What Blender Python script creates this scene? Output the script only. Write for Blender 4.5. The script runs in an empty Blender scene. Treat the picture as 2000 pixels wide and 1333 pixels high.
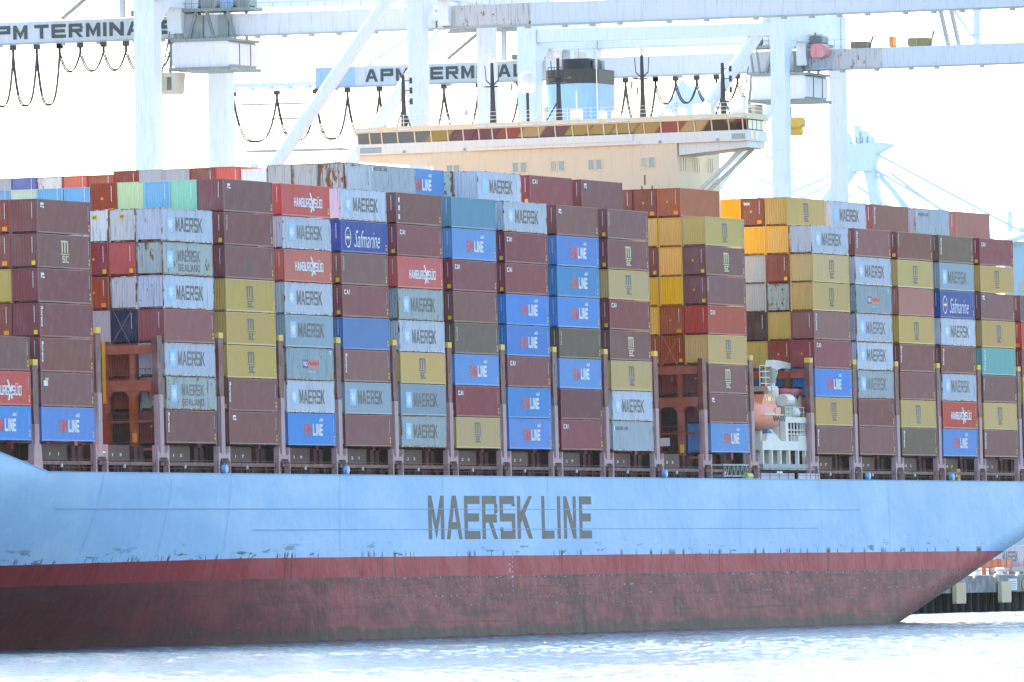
import bpy, bmesh, math, random
from mathutils import Vector, Matrix
R = math.radians
HAZE = 0.000007
random.seed(7)
scene = bpy.context.scene
C = scene.collection

# ---------------------------------------------------------------- camera
cam_d = bpy.data.cameras.new('camera')
cam = bpy.data.objects.new('camera', cam_d)
C.objects.link(cam)
scene.camera = cam
cam_d.sensor_width = 36.0
cam_d.lens = 406.53
cam_d.clip_start = 5.0
cam_d.clip_end = 9000.0
YAW, PITCH, ROLL = R(19.1578), R(1.08918), R(0.80217)
_d = Vector((math.cos(YAW)*math.cos(PITCH), math.sin(YAW)*math.cos(PITCH), math.sin(PITCH)))
_r = Vector((math.sin(YAW), -math.cos(YAW), 0))
_u = _r.cross(_d)
_r2 = math.cos(ROLL)*_r - math.sin(ROLL)*_u
_u2 = math.sin(ROLL)*_r + math.cos(ROLL)*_u
cam.matrix_world = Matrix(((_r2.x, _u2.x, -_d.x, -898.59), (_r2.y, _u2.y, -_d.y, -353.55), (_r2.z, _u2.z, -_d.z, 6.94), (0, 0, 0, 1)))

# ---------------------------------------------------------------- light
SUN_AZ, SUN_EL = R(44.0), R(41.0)          # azimuth from +X (aft) towards +Y (quay side)
world = bpy.data.worlds.new('World')
scene.world = world
world.use_nodes = True
wn = world.node_tree
sky = wn.nodes.new('ShaderNodeTexSky')
sky.sky_type = 'NISHITA'
sky.sun_disc = False
sky.sun_elevation = SUN_EL
sky.sun_rotation = R(90) - SUN_AZ
sky.air_density = 1.0
sky.dust_density = 1.0
sky.ozone_density = 1.6
bg = wn.nodes['Background']
bg.inputs[1].default_value = 0.15
wn.links.new(sky.outputs[0], bg.inputs[0])
sun_d = bpy.data.lights.new('sun', 'SUN')
sun = bpy.data.objects.new('sun', sun_d)
C.objects.link(sun)
sun_d.energy = 4.0
sun_d.angle = R(0.53)
sun_d.color = (1.0, 0.94, 0.86)
sd = Vector((math.cos(SUN_EL)*math.cos(SUN_AZ), math.cos(SUN_EL)*math.sin(SUN_AZ), math.sin(SUN_EL)))
sun.rotation_euler = sd.to_track_quat('Z', 'Y').to_euler()
scene.view_settings.view_transform = 'Standard'
scene.view_settings.look = 'None'
scene.view_settings.exposure = 1.9
scene.view_settings.gamma = 1.0
scene.view_settings.use_curve_mapping = False
scene.render.engine = 'CYCLES'
scene.cycles.use_denoising = True
scene.cycles.max_bounces = 7
scene.cycles.diffuse_bounces = 4
scene.cycles.glossy_bounces = 3
scene.cycles.transparent_max_bounces = 4
scene.cycles.sample_clamp_indirect = 8.0

# ---------------------------------------------------------------- mesh helper
class MB:
    def __init__(s): s.v = []; s.f = []; s.m = []; s.cur = 0
    def add(s, vs, fs):
        o = len(s.v); s.v += [tuple(p) for p in vs]
        s.f += [tuple(i+o for i in f) for f in fs]; s.m += [s.cur]*len(fs); return s
    def box(s, x0, x1, y0, y1, z0, z1):
        return s.add([(x0,y0,z0),(x1,y0,z0),(x1,y1,z0),(x0,y1,z0),(x0,y0,z1),(x1,y0,z1),(x1,y1,z1),(x0,y1,z1)],
                     [(0,3,2,1),(4,5,6,7),(0,1,5,4),(1,2,6,5),(2,3,7,6),(3,0,4,7)])
    def bar(s, p, q, w, h=None, up=(0,0,1)):
        p = Vector(p); q = Vector(q); h = h or w
        d = (q-p).normalized(); up = Vector(up)
        if abs(d.dot(up)) > .98: up = Vector((1,0,0))
        a = d.cross(up).normalized()*w/2; b = a.cross(d).normalized()*h/2
        return s.add([p-a-b,p+a-b,p+a+b,p-a+b,q-a-b,q+a-b,q+a+b,q-a+b],
                     [(0,3,2,1),(4,5,6,7),(0,1,5,4),(1,2,6,5),(2,3,7,6),(3,0,4,7)])
    def tube(s, pts, r, n=6, r2=None):
        pts = [Vector(p) for p in pts]; rings = []
        for i, p in enumerate(pts):
            d = (pts[min(i+1, len(pts)-1)] - pts[max(i-1, 0)]).normalized()
            up = Vector((0,0,1)) if abs(d.z) < .95 else Vector((1,0,0))
            a = d.cross(up).normalized(); b = a.cross(d).normalized()
            rr = r if r2 is None else r+(r2-r)*i/(len(pts)-1)
            rings.append([p+a*rr*math.cos(2*math.pi*k/n)+b*rr*math.sin(2*math.pi*k/n) for k in range(n)])
        vs = [v for rg in rings for v in rg]; fs = []
        for i in range(len(pts)-1):
            for k in range(n):
                fs.append((i*n+k, i*n+(k+1)%n, (i+1)*n+(k+1)%n, (i+1)*n+k))
        fs.append(tuple(range(n))[::-1]); fs.append(tuple((len(pts)-1)*n+k for k in range(n)))
        return s.add(vs, fs)
    def lathe(s, prof, cx, cy, n=16):
        vs = []; fs = []
        for (r, z) in prof:
            for k in range(n): vs.append((cx+r*math.cos(2*math.pi*k/n), cy+r*math.sin(2*math.pi*k/n), z))
        for i in range(len(prof)-1):
            for k in range(n): fs.append((i*n+k, i*n+(k+1)%n, (i+1)*n+(k+1)%n, (i+1)*n+k))
        fs.append(tuple(range(n))[::-1]); fs.append(tuple((len(prof)-1)*n+k for k in range(n)))
        return s.add(vs, fs)
    def prism(s, poly, axis, a, b):
        # polygon in the plane across axis (0: y,z  1: x,z  2: x,y), extruded from a to b
        def mk(u, v, w): return ((w,u,v),(u,w,v),(u,v,w))[axis]
        n = len(poly)
        vs = [mk(u,v,a) for u,v in poly]+[mk(u,v,b) for u,v in poly]
        return s.add(vs, [tuple(range(n))[::-1], tuple(range(n,2*n))]+[(i,(i+1)%n,n+(i+1)%n,n+i) for i in range(n)])
    def mesh(s, name, mats, fix=True):
        me = bpy.data.meshes.new(name)
        me.from_pydata([tuple(p) for p in s.v], [], s.f)
        for m in (mats if isinstance(mats, (list, tuple)) else [mats]): me.materials.append(m)
        for p, k in zip(me.polygons, s.m): p.material_index = k
        if fix:
            bm = bmesh.new(); bm.from_mesh(me); bmesh.ops.recalc_face_normals(bm, faces=bm.faces); bm.to_mesh(me); bm.free()
        return me
    def build(s, name, mats, parent=None, smooth=False, fix=True):
        return link(name, s.mesh(name, mats, fix), parent, smooth)

def link(name, me, parent=None, smooth=False):
    o = bpy.data.objects.new(name, me); C.objects.link(o)
    if parent is not None: o.parent = parent
    if smooth and me:
        for p in me.polygons: p.use_smooth = True
    return o
def tag(o, label, cat, group=None, kind=None):
    if label: o['label'] = label
    if cat: o['category'] = cat
    if group: o['group'] = group
    if kind: o['kind'] = kind
    return o
def empty(name, label, cat, group=None, M=None):
    o = bpy.data.objects.new(name, None); C.objects.link(o)
    o.empty_display_size = 1
    if M is not None: o.matrix_world = M
    return tag(o, label, cat, group)

# ---------------------------------------------------------------- materials
class NT:
    def __init__(s, name):
        s.mat = bpy.data.materials.new(name); s.mat.use_nodes = True
        s.t = s.mat.node_tree; s.b = s.t.nodes['Principled BSDF']
        s.tc = s.n('ShaderNodeTexCoord').outputs['Object']
    def n(s, typ, **kw):
        x = s.t.nodes.new(typ)
        for k, v in kw.items(): setattr(x, k, v)
        return x
    def l(s, a, b): s.t.links.new(a, b)
    def val(s, x, sock):
        if isinstance(x, (int, float)): sock.default_value = x
        elif isinstance(x, tuple): sock.default_value = (*x, 1) if len(x) == 3 and sock.type == 'RGBA' else x
        else: s.l(x, sock)
    def math(s, op, a, b=0.0, clamp=False):
        x = s.n('ShaderNodeMath', operation=op); x.use_clamp = clamp
        s.val(a, x.inputs[0]); s.val(b, x.inputs[1]); return x.outputs[0]
    def mix(s, f, a, b, mode='MIX'):
        x = s.n('ShaderNodeMix', data_type='RGBA', blend_type=mode)
        s.val(f, x.inputs[0]); s.val(a, x.inputs[6]); s.val(b, x.inputs[7]); return x.outputs[2]
    def noise(s, scale, detail=3.0, vec=None, stretch=None, offset=None, rough=.55):
        v = vec or s.tc
        if stretch or offset is not None:
            m = s.n('ShaderNodeMapping'); s.l(v, m.inputs[0])
            if stretch: m.inputs['Scale'].default_value = stretch
            if offset is not None: s.l(offset, m.inputs['Location'])
            v = m.outputs[0]
        x = s.n('ShaderNodeTexNoise'); x.inputs['Scale'].default_value = scale; x.inputs['Detail'].default_value = detail
        x.inputs['Roughness'].default_value = rough
        s.l(v, x.inputs['Vector']); return x.outputs['Fac']
    def ramp(s, f, a, b):
        x = s.n('ShaderNodeMapRange', interpolation_type='SMOOTHSTEP'); s.l(f, x.inputs[0])
        x.inputs[1].default_value = a; x.inputs[2].default_value = b; return x.outputs[0]
    def sep(s):
        x = s.n('ShaderNodeSeparateXYZ'); s.l(s.tc, x.inputs[0]); return x.outputs
    def rnd(s): return s.n('ShaderNodeObjectInfo').outputs['Random']
    def done(s, col, rough=.5, metal=0.0, spec=None, bump=None):
        s.val(col, s.b.inputs['Base Color']); s.val(rough, s.b.inputs['Roughness']); s.b.inputs['Metallic'].default_value = metal
        if spec is not None: s.b.inputs['Specular IOR Level'].default_value = spec
        if bump:
            x = s.n('ShaderNodeBump'); x.inputs['Strength'].default_value = bump[1]; x.inputs['Distance'].default_value = bump[2]
            s.l(bump[0], x.inputs['Height']); s.l(x.outputs[0], s.b.inputs['Normal'])
        return s.mat
_pc = {}
RUSTC = (0.20, 0.065, 0.018)
def paint(name, col, rough=.45, rust=.1, dirt=.25, var=.16, spec=.22):
    if name in _pc: return _pc[name]
    k = NT(name)
    rn = k.rnd()
    off = k.n('ShaderNodeCombineXYZ'); k.l(k.math('MULTIPLY', rn, 91.0), off.inputs[0]); k.l(k.math('MULTIPLY', rn, 47.0), off.inputs[2])
    off = off.outputs[0]
    hs = k.n('ShaderNodeHueSaturation'); hs.inputs['Color'].default_value = (*col, 1)
    k.l(k.math('ADD', k.math('MULTIPLY', rn, 2*var), 1-var), hs.inputs['Value'])
    r2 = k.math('FRACT', k.math('MULTIPLY', rn, 13.7))
    k.l(k.math('ADD', k.math('MULTIPLY', r2, .22), .86), hs.inputs['Saturation'])
    k.l(k.math('ADD', k.math('MULTIPLY', k.math('FRACT', k.math('MULTIPLY', rn, 7.3)), .016), .492), hs.inputs['Hue'])
    c = hs.outputs[0]
    big = k.noise(.55, 4, offset=off)
    c = k.mix(k.math('MULTIPLY', k.ramp(big, .42, .75), dirt), c, (0.55, 0.52, 0.5))          # chalky fade
    st = k.noise(1.0, 4, stretch=(5.5, 5.5, .35), offset=off)
    c = k.mix(k.math('MULTIPLY', k.ramp(st, .5, .72), dirt*1.3), c, (0.05, 0.045, 0.04))       # rain streaks
    fine = k.noise(6.0, 5, offset=off)
    rs = k.noise(1.0, 6, stretch=(1.7, 1.7, .8), offset=off, rough=.65)
    rs2 = k.noise(1.0, 5, stretch=(4.5, 4.5, .5), offset=off, rough=.6)
    lo = .70-.3*rust
    msk = k.math('MAXIMUM', k.ramp(rs, lo, lo+.05), k.math('MULTIPLY', k.ramp(rs2, lo+.02, lo+.12), .8))
    c = k.mix(k.math('MULTIPLY', msk, min(1, .55+rust)), c, k.mix(fine, (0.09, 0.03, 0.012), (0.33, 0.13, 0.035)))
    return _pc.setdefault(name, k.done(c, k.math('ADD', k.math('MULTIPLY', big, .25), rough-.12), spec=spec))
def plain(name, col, rough=.5, metal=0., var=.06, noise=(1.5, .12), spec=.5):
    if name in _pc: return _pc[name]
    k = NT(name); f = k.noise(noise[0], 4)
    lo = tuple(x*(1-noise[1]*2) for x in col); hi = tuple(min(1, x*(1+noise[1])) for x in col)
    return _pc.setdefault(name, k.done(k.mix(f, lo, hi), rough, metal, spec))

m_white = plain('white_print', (0.78, 0.78, 0.78), .5)
m_dark = plain('dark_print', (0.035, 0.045, 0.055), .5)
m_navy = plain('navy_print', (0.02, 0.04, 0.12), .5)
m_msc = plain('blue_black_print', (0.035, 0.05, 0.07), .5)
m_beige = plain('beige_print', (0.62, 0.52, 0.30), .5)
m_redp = plain('red_print', (0.55, 0.03, 0.04), .5)
m_star = plain('pale_blue_print', (0.26, 0.56, 0.86), .5)
m_star2 = plain('faded_blue_print', (0.36, 0.52, 0.68), .5)
m_yel = plain('yellow_print', (0.85, 0.55, 0.03), .5)
m_org = plain('orange_print', (0.9, 0.28, 0.02), .5)
m_ghost = plain('ghost_print', (0.075, 0.09, 0.11), .5)
m_casting = plain('casting_steel', (0.06, 0.05, 0.045), .6)

# ---------------------------------------------------------------- lettering
def glyph(ch, tx, ty):
    B = lambda a, b, c, d: [(a,c),(b,c),(b,d),(a,d)]
    m = .5
    if ch == 'M':
        k = .42; return [B(0,tx,0,1), B(1-tx,1,0,1), [(tx,1),(tx,1-k),(m,0),(m,k)], [(m,k),(m,0),(1-tx,1-k),(1-tx,1)]]
    if ch == 'A':
        xi = lambda y: tx+(m-tx)*y/.74
        y1, y2 = .24, .24+ty*.8
        return [[(0,0),(tx,0),(m,.74),(m,1),(m-tx*.62,1)], [(m,.74),(1-tx,0),(1,0),(m+tx*.62,1),(m,1)], [(xi(y1),y1),(1-xi(y1),y1),(1-xi(y2),y2),(xi(y2),y2)]]
    if ch == 'E': return [B(0,tx,0,1), B(tx,1,0,ty), B(tx,1,1-ty,1), B(tx,.94,.5-ty/2,.5+ty/2)]
    if ch == 'F': return [B(0,tx,0,1), B(tx,1,1-ty,1), B(tx,.9,.48-ty/2,.48+ty/2)]
    if ch == 'L': return [B(0,tx,0,1), B(tx,1,0,ty)]
    if ch == 'I': return [B(m-tx/2,m+tx/2,0,1)]
    if ch == 'T': return [B(m-tx/2,m+tx/2,0,1-ty), B(0,1,1-ty,1)]
    if ch == 'H': return [B(0,tx,0,1), B(1-tx,1,0,1), B(tx,1-tx,.5-ty/2,.5+ty/2)]
    if ch == 'N':
        k = .4; return [B(0,tx,0,1), B(1-tx,1,0,1), [(tx,1),(tx,1-k),(1-tx,0),(1-tx,k)]]
    if ch == 'K':
        return [B(0,tx,0,1), [(tx,.36),(tx,.62),(1-tx*1.15,1),(1,1)], [(tx+.10,.44),(tx+.30,.60),(1,0),(1-tx*1.2,0)]]
    if ch == 'R':
        return [B(0,tx,0,1), B(tx,.93,1-ty,1), [(1-tx,.38+ty),(1,.42+ty),(1,1-ty),(.93,1-ty),(1-tx,1-ty)], B(tx,.95,.38,.38+ty), [(.42,.38),(.42+tx*1.1,.38),(1,0),(1-tx*1.1,0)]]
    if ch == 'P': return [B(0,tx,0,1), B(tx,1,1-ty,1), B(1-tx,1,.4+ty,1-ty), B(tx,1,.4,.4+ty)]
    if ch == 'B': return [B(0,tx,0,1), B(tx,.95,1-ty,1), B(1-tx,.97,.5+ty/2,1-ty), B(tx,1,.5-ty/2,.5+ty/2), B(1-tx,1,ty,.5-ty/2), B(tx,1,0,ty)]
    if ch == 'S': return [B(0,.96,1-ty,1), B(1-tx,1,.76,1-ty), B(0,tx,.5+ty/2,1-ty), B(0,1,.5-ty/2,.5+ty/2), B(1-tx,1,ty,.5-ty/2), B(0,tx,ty,.27), B(.04,1,0,ty)]
    if ch in 'OD0': return [B(0,tx,0,1), B(1-tx,1,0,1), B(tx,1-tx,0,ty), B(tx,1-tx,1-ty,1)]
    if ch == 'G': return [B(0,tx,0,1), B(tx,1,0,ty), B(tx,1,1-ty,1), B(1-tx,1,ty,.5), B(.5,1-tx,.5-ty,.5), B(1-tx,1,.76,1-ty)]
    if ch == 'C': return [B(0,tx,0,1), B(tx,1,0,ty), B(tx,1,1-ty,1)]
    if ch == 'U': return [B(0,tx,0,1), B(1-tx,1,0,1), B(tx,1-tx,0,ty)]
    if ch == 'u': return glyph('U',tx,ty)+[B(.1,.34,1.1,1.1+ty), B(.66,.9,1.1,1.1+ty)]
    return []
def word(s, x, z, w, h, gap, tx=.24, ty=.2, sp=None):
    out = []
    for ch in s:
        if ch == ' ': x += (sp or w*.7); continue
        ww = w*.28 if ch == 'I' else w
        if ch == 'I': g = [[(0,0),(1,0),(1,1),(0,1)]]; ww = w*tx
        else: g = glyph(ch, tx, ty)
        for p in g: out.append([(x+a*ww, z+b*h) for a, b in p])
        x += ww+gap
    return out, x-gap
def decal(polys, mp):
    mb = MB()
    for p in polys: mb.add([mp(u, v) for u, v in p], [tuple(range(len(p)))])
    return mb
_fc = {}
def font_polys(txt, shear=0., bold=0., sx=1.):
    key = (txt, shear, bold, sx)
    if key in _fc: return _fc[key]
    cu = bpy.data.curves.new('txt', 'FONT'); cu.body = txt; cu.shear = shear; cu.offset = bold; cu.resolution_u = 2
    o = bpy.data.objects.new('txt', cu); C.objects.link(o)
    dg = bpy.context.evaluated_depsgraph_get()
    me = bpy.data.meshes.new_from_object(o.evaluated_get(dg))
    xs = [v.co.x for v in me.vertices]; ys = [v.co.y for v in me.vertices]
    x0, x1, y0, y1 = min(xs), max(xs), min(ys), max(ys)
    out = [[((me.vertices[i].co.x-x0)/(x1-x0), (me.vertices[i].co.y-y0)/(y1-y0)) for i in p.vertices] for p in me.polygons]
    bpy.data.objects.remove(o); bpy.data.curves.remove(cu); bpy.data.meshes.remove(me)
    _fc[key] = out
    return out
def fit(polys, x0, x1, z0, z1): return [[(x0+(x1-x0)*u, z0+(z1-z0)*v) for u, v in p] for p in polys]
def vert(polys, x0, x1, z0, z1):      # text turned to read downwards
    return [[(x0+(x1-x0)*v, z1-(z1-z0)*u) for u, v in p] for p in polys]
def rect(a, b, c, d): return [(a,c),(b,c),(b,d),(a,d)]
def star(cx, cz, rx, rz, n=7, k=.42):
    pts = []
    for i in range(2*n):
        q = 1 if i % 2 == 0 else k; a = math.pi/2+math.pi*i/n
        pts.append((cx+rx*q*math.cos(a), cz+rz*q*math.sin(a)))
    return [[(cx, cz), pts[i], pts[(i+1) % (2*n)]] for i in range(2*n)]

# ---------------------------------------------------------------- ship frame
HEEL, TRIM = 0.0117369, -0.0010083
M_SHIP = Matrix(((math.cos(TRIM), 0, -math.sin(TRIM), 0), (0, 1, 0, 0), (math.sin(TRIM), 0, math.cos(TRIM), 0), (0, 0, 0, 1))) @ \
         Matrix(((1, 0, 0, 0), (0, math.cos(HEEL), math.sin(HEEL), 0), (0, -math.sin(HEEL), math.cos(HEEL), 0), (0, 0, 0, 1)))
Z0, ZT, PITCHZ, ROWP = 17.48, 14.87, 2.90, 2.50
BX = {0:-14.7, 1:0.0, 2:14.6, 3:29.14, 4:44.4, 5:59.18, 6:74.03, 7:88.95, 8:103.91, 9:118.61, 10:133.59, 11:148.7, 12:163.7,
      13:178.74, 14:213.04, 15:227.41, 16:241.97, 17:256.67, 18:271.34, 19:286.0}
LEN = 12.19

# ================================================================ SETTING: water and quay
import numpy as np
def water_material():
    k = NT('harbour_water')
    a = k.noise(3.2, 4, rough=.6)
    c = k.noise(11.0, 3)
    h = k.math('ADD', k.math('MULTIPLY', a, .10), k.math('MULTIPLY', c, .04))
    return k.done((0.015, 0.060, 0.075), .085, spec=.5, bump=(h, 1.0, 1.0))
# rippled sheet where the photograph looks, flat sheet carrying on to the horizon a little below it
rng = np.random.default_rng(3)
nu, nd = 330, 1350
uu = np.linspace(-.075, .075, nu); dd = 560+np.linspace(0, 1, nd)**1.15*1000
Dg, Ug = np.meshgrid(dd, uu, indexing='ij')
Xg = -898.6+Dg*(math.cos(YAW)+Ug*math.sin(YAW)); Yg = -353.55+Dg*(math.sin(YAW)-Ug*math.cos(YAW))
Zg = np.zeros_like(Xg)
for i in range(46):
    lam = .7*(3.2/.7)**rng.random(); th = R(200)+rng.normal()*.75; ph = rng.random()*6.283
    sl = .037*(lam/4.0)**-.12
    kx, ky = 2*math.pi/lam*math.cos(th), 2*math.pi/lam*math.sin(th)
    Zg += sl*lam/(2*math.pi)*np.sin(kx*Xg+ky*Yg+ph)
edge = np.minimum(1, np.minimum.outer(np.minimum(np.arange(nd), np.arange(nd)[::-1])/40.0, np.minimum(np.arange(nu), np.arange(nu)[::-1])/16.0))
Zg *= edge
Zg *= .75+.5*np.sin(Xg*.021+1.3*np.sin(Yg*.017))*np.sin(Yg*.031+.7)
vv = np.stack([Xg, Yg, Zg], -1).reshape(-1, 3)
ii = np.arange(nu*nd).reshape(nd, nu)
qq = np.stack([ii[:-1, :-1], ii[:-1, 1:], ii[1:, 1:], ii[1:, :-1]], -1).reshape(-1, 4)[:, ::-1]
def wpt(D, lat): return (-898.6+D*math.cos(YAW)+lat*math.sin(YAW), -353.55+D*math.sin(YAW)-lat*math.cos(YAW), 0.0)
far = np.array([wpt(-500, -1500), wpt(-500, 1500), wpt(2600, 1500), wpt(2600, -1500)])   # flat water all round the rippled sheet, joined to its corners
n0 = len(vv); vv = np.vstack([vv, far])
k0, k1, k2, k3 = 0, nu-1, nu*nd-1, nu*(nd-1)
ring = [[n0, n0+1, k1, k0], [n0+1, n0+2, k2, k1], [n0+2, n0+3, k3, k2], [n0+3, n0, k0, k3]]
qq = np.vstack([qq, ring])
wme = bpy.data.meshes.new('water')
wme.vertices.add(len(vv)); wme.vertices.foreach_set('co', vv.astype(np.float32).ravel())
wme.loops.add(qq.size); wme.loops.foreach_set('vertex_index', qq.astype(np.int32).ravel())
wme.polygons.add(len(qq)); wme.polygons.foreach_set('loop_start', np.arange(0, qq.size, 4, dtype=np.int32))
wme.update(calc_edges=True)
wme.polygons.foreach_set('use_smooth', np.ones(len(qq), bool))
wme.materials.append(water_material())
w = link('water', wme); w['kind'] = 'structure'

m_conc = paint('quay_concrete', (0.20, 0.20, 0.195), .8, rust=.12, dirt=.5)
m_pile = plain('pile_dark', (0.02, 0.022, 0.022), .8)
m_apron = plain('quay_paving', (0.22, 0.215, 0.2), .85, noise=(.2, .2))
qy = MB(); qy.box(-300, 1500, 50.0, 1400, 4.0, 4.40); qy.box(-300, 1500, 66.0, 67.0, -3, 3.99)
quay = qy.build('quay', m_apron); quay['kind'] = 'structure'
fa = MB()
for i in range(60):
    x0 = 300+i*9.0
    if i % 5 == 3: fa.box(x0, x0+5.4, 49.6, 50.6, 2.35, 4.36); fa.box(x0+5.4, x0+8.96, 49.6, 50.6, 3.2, 4.36)
    else: fa.box(x0, x0+8.96, 49.6, 50.6, 2.35, 4.36)
o = fa.build('quay_fascia', m_conc, quay)
o['kind'] = 'structure'
pmb = MB(); pmb.lathe([(.32, -2.5), (.32, 3.98)], 0, 0, 8)
pile_me = pmb.mesh('pile', m_pile)
for i in range(30):
    for j in range(2):
        p = link('pile', pile_me, quay); p.location = (372+i*3.1+j*1.4, 51.6+j*5.5, 0)

# ================================================================ SHIP
ship = empty('container_ship', 'huge pale blue container ship with red underbody moored at the quay', 'ship', None, M_SHIP)

def hull_material():
    k = NT('hull_paint')
    x, y, z = k.sep()
    zz = k.math('ADD', z, k.math('MULTIPLY', k.math('DIVIDE', k.math('SUBTRACT', 50.0, x), 60.0, True), .45))
    wob = k.noise(.16, 3)
    blue = k.mix(k.ramp(k.noise(.07, 4, stretch=(1, 1, 2.2)), .38, .66), (0.37, 0.565, 0.78), (0.46, 0.635, 0.81))
    vs = k.noise(1.0, 4, stretch=(1.1, 1, .07))
    blue = k.mix(k.math('MULTIPLY', k.ramp(vs, .55, .75), .35), blue, (0.52, 0.67, 0.80))
    # plate patches of newer paint
    vor = k.n('ShaderNodeTexVoronoi', distance='CHEBYCHEV'); mp = k.n('ShaderNodeMapping'); k.l(k.tc, mp.inputs[0]); mp.inputs['Scale'].default_value = (.075, .0, .16)
    k.l(mp.outputs[0], vor.inputs['Vector']); vor.inputs['Scale'].default_value = 1.0
    sp = k.n('ShaderNodeSeparateColor'); k.l(vor.outputs['Color'], sp.inputs[0])
    blue = k.mix(k.math('MULTIPLY', k.ramp(sp.outputs[0], .2, .9), .22), blue, (0.31, 0.52, 0.74))
    # rusty scrapes low on the blue
    low = k.math('SUBTRACT', 1.0, k.ramp(zz, 7.6, 9.6))
    sc = k.noise(1.0, 6, stretch=(.22, 1, 1.6), rough=.7)
    blue = k.mix(k.math('MULTIPLY', k.math('MULTIPLY', k.ramp(k.math('ADD', sc, k.math('MULTIPLY', k.math('DIVIDE', k.math('SUBTRACT', 40.0, x), 40.0, True), .05)), .585, .64), low), .9), blue, (0.06, 0.085, 0.075))
    tick = k.noise(1.0, 5, stretch=(.95, 1, .05), rough=.7)
    tz = k.math('SUBTRACT', 1.0, k.ramp(zz, 7.7, 8.25))
    blue = k.mix(k.math('MULTIPLY', k.ramp(tick, .56, .62), tz), blue, (0.05, 0.045, 0.03))
    # weather stain, upper edge
    red = k.mix(k.ramp(wob, .35, .65), (0.38, 0.032, 0.042), (0.46, 0.070, 0.080))
    red = k.mix(k.math('MULTIPLY', k.ramp(tick, .585, .66), .8), red, (0.06, 0.025, 0.015))
    red = k.mix(k.math('MULTIPLY', k.ramp(k.noise(1.0, 5, stretch=(.6, 1, .12)), .58, .8), .45), red, (0.22, 0.16, 0.16))
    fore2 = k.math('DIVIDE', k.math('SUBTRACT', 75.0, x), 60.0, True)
    red = k.mix(k.math('MULTIPLY', fore2, .8), red, (0.20, 0.012, 0.012))  # red deepened towards the bow, flare shade put into the colour
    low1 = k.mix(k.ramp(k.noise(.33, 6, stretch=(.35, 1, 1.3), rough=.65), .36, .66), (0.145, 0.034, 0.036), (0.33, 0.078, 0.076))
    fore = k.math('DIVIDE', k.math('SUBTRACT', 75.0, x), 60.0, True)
    low1 = k.mix(k.math('MULTIPLY', fore, .9), low1, (0.060, 0.007, 0.004))  # fresh dark red paint forward, plus the flare's own shade in the colour
    band = k.noise(1.0, 5, stretch=(.05, 1, 2.4), rough=.6)
    low1 = k.mix(k.math('MULTIPLY', k.ramp(band, .55, .68), .6), low1, (0.055, 0.035, 0.033))
    low1 = k.mix(k.math('MULTIPLY', k.ramp(k.noise(1.0, 6, stretch=(1.4, 1, .12), rough=.65), .60, .72), .3), low1, (0.05, 0.025, 0.02))
    mars = k.noise(1.0, 7, stretch=(.5, 1, 2.2), rough=.75)
    low1 = k.mix(k.math('MULTIPLY', k.ramp(mars, .655, .70), .75), low1, (0.33, 0.36, 0.36))
    spk = k.noise(1.0, 4, stretch=(1.6, 1, 3.0), rough=.7)
    aft = k.math('DIVIDE', k.math('SUBTRACT', x, 62.0), 25.0, True)
    for zi, hw in ((5.62, .10), (4.75, .05), (3.95, .06), (3.1, .04)):
        line = k.math('LESS_THAN', k.math('ABSOLUTE', k.math('SUBTRACT', k.math('ADD', z, k.math('MULTIPLY', wob, .06)), zi)), hw)
        low1 = k.mix(k.math('MULTIPLY', k.math('MULTIPLY', line, aft), .5), low1, (0.055, 0.025, 0.025))
        low1 = k.mix(k.math('MULTIPLY', k.math('MULTIPLY', line, aft), k.math('MULTIPLY', k.ramp(spk, .56, .62), .8)), low1, (0.42, 0.43, 0.43))
    fresh = k.noise(1.0, 3, stretch=(.10, 1, .9))
    low1 = k.mix(k.math('MULTIPLY', k.math('MULTIPLY', k.ramp(fresh, .60, .615), aft), .5), low1, (0.24, 0.055, 0.052))
    low1 = k.mix(k.math('MULTIPLY', k.ramp(k.noise(1.0, 4, stretch=(.06, 1, .5), offset=None), .62, .66), .5), low1, (0.07, 0.035, 0.04))
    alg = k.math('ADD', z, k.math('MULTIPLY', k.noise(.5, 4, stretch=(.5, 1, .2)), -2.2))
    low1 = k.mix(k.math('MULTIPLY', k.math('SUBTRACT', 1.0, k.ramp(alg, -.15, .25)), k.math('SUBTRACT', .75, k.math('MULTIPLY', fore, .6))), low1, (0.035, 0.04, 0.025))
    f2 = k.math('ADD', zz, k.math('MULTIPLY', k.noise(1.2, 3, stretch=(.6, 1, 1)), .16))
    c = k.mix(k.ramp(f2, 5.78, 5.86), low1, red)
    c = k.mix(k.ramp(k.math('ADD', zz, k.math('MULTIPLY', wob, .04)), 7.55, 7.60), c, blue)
    plates = k.noise(.35, 3, stretch=(1, 1, 1))
    return k.done(c, .5, spec=.14, bump=(plates, .5, .3))
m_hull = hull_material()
m_bulwark = m_hull
m_maroon = paint('deck_maroon', (0.20, 0.052, 0.044), .5, rust=.18, dirt=.25, var=.1)
m_deck_shade = paint('deck_maroon_shaded', (0.085, 0.026, 0.022), .6, rust=.1, dirt=.05, var=.1)  # darker copy of the deck maroon: shade under the containers put into the colour
m_maroon_pale = paint('worn_maroon', (0.52, 0.30, 0.29), .55, rust=.15, dirt=.35, var=.08)
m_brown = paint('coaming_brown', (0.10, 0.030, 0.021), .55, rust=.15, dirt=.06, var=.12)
m_lash = paint('lashing_orange', (0.42, 0.068, 0.018), .5, rust=.2, dirt=.2, var=.05)
m_cream = paint('cream_paint', (0.80, 0.62, 0.42), .45, rust=.03, dirt=.08, var=.02)
m_creamw = paint('white_cream', (0.80, 0.74, 0.64), .45, rust=.04, dirt=.1, var=.02)
m_black = plain('black_steel', (0.02, 0.022, 0.024), .5)
m_rail = plain('rail_steel', (0.13, 0.085, 0.075), .6)
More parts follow.
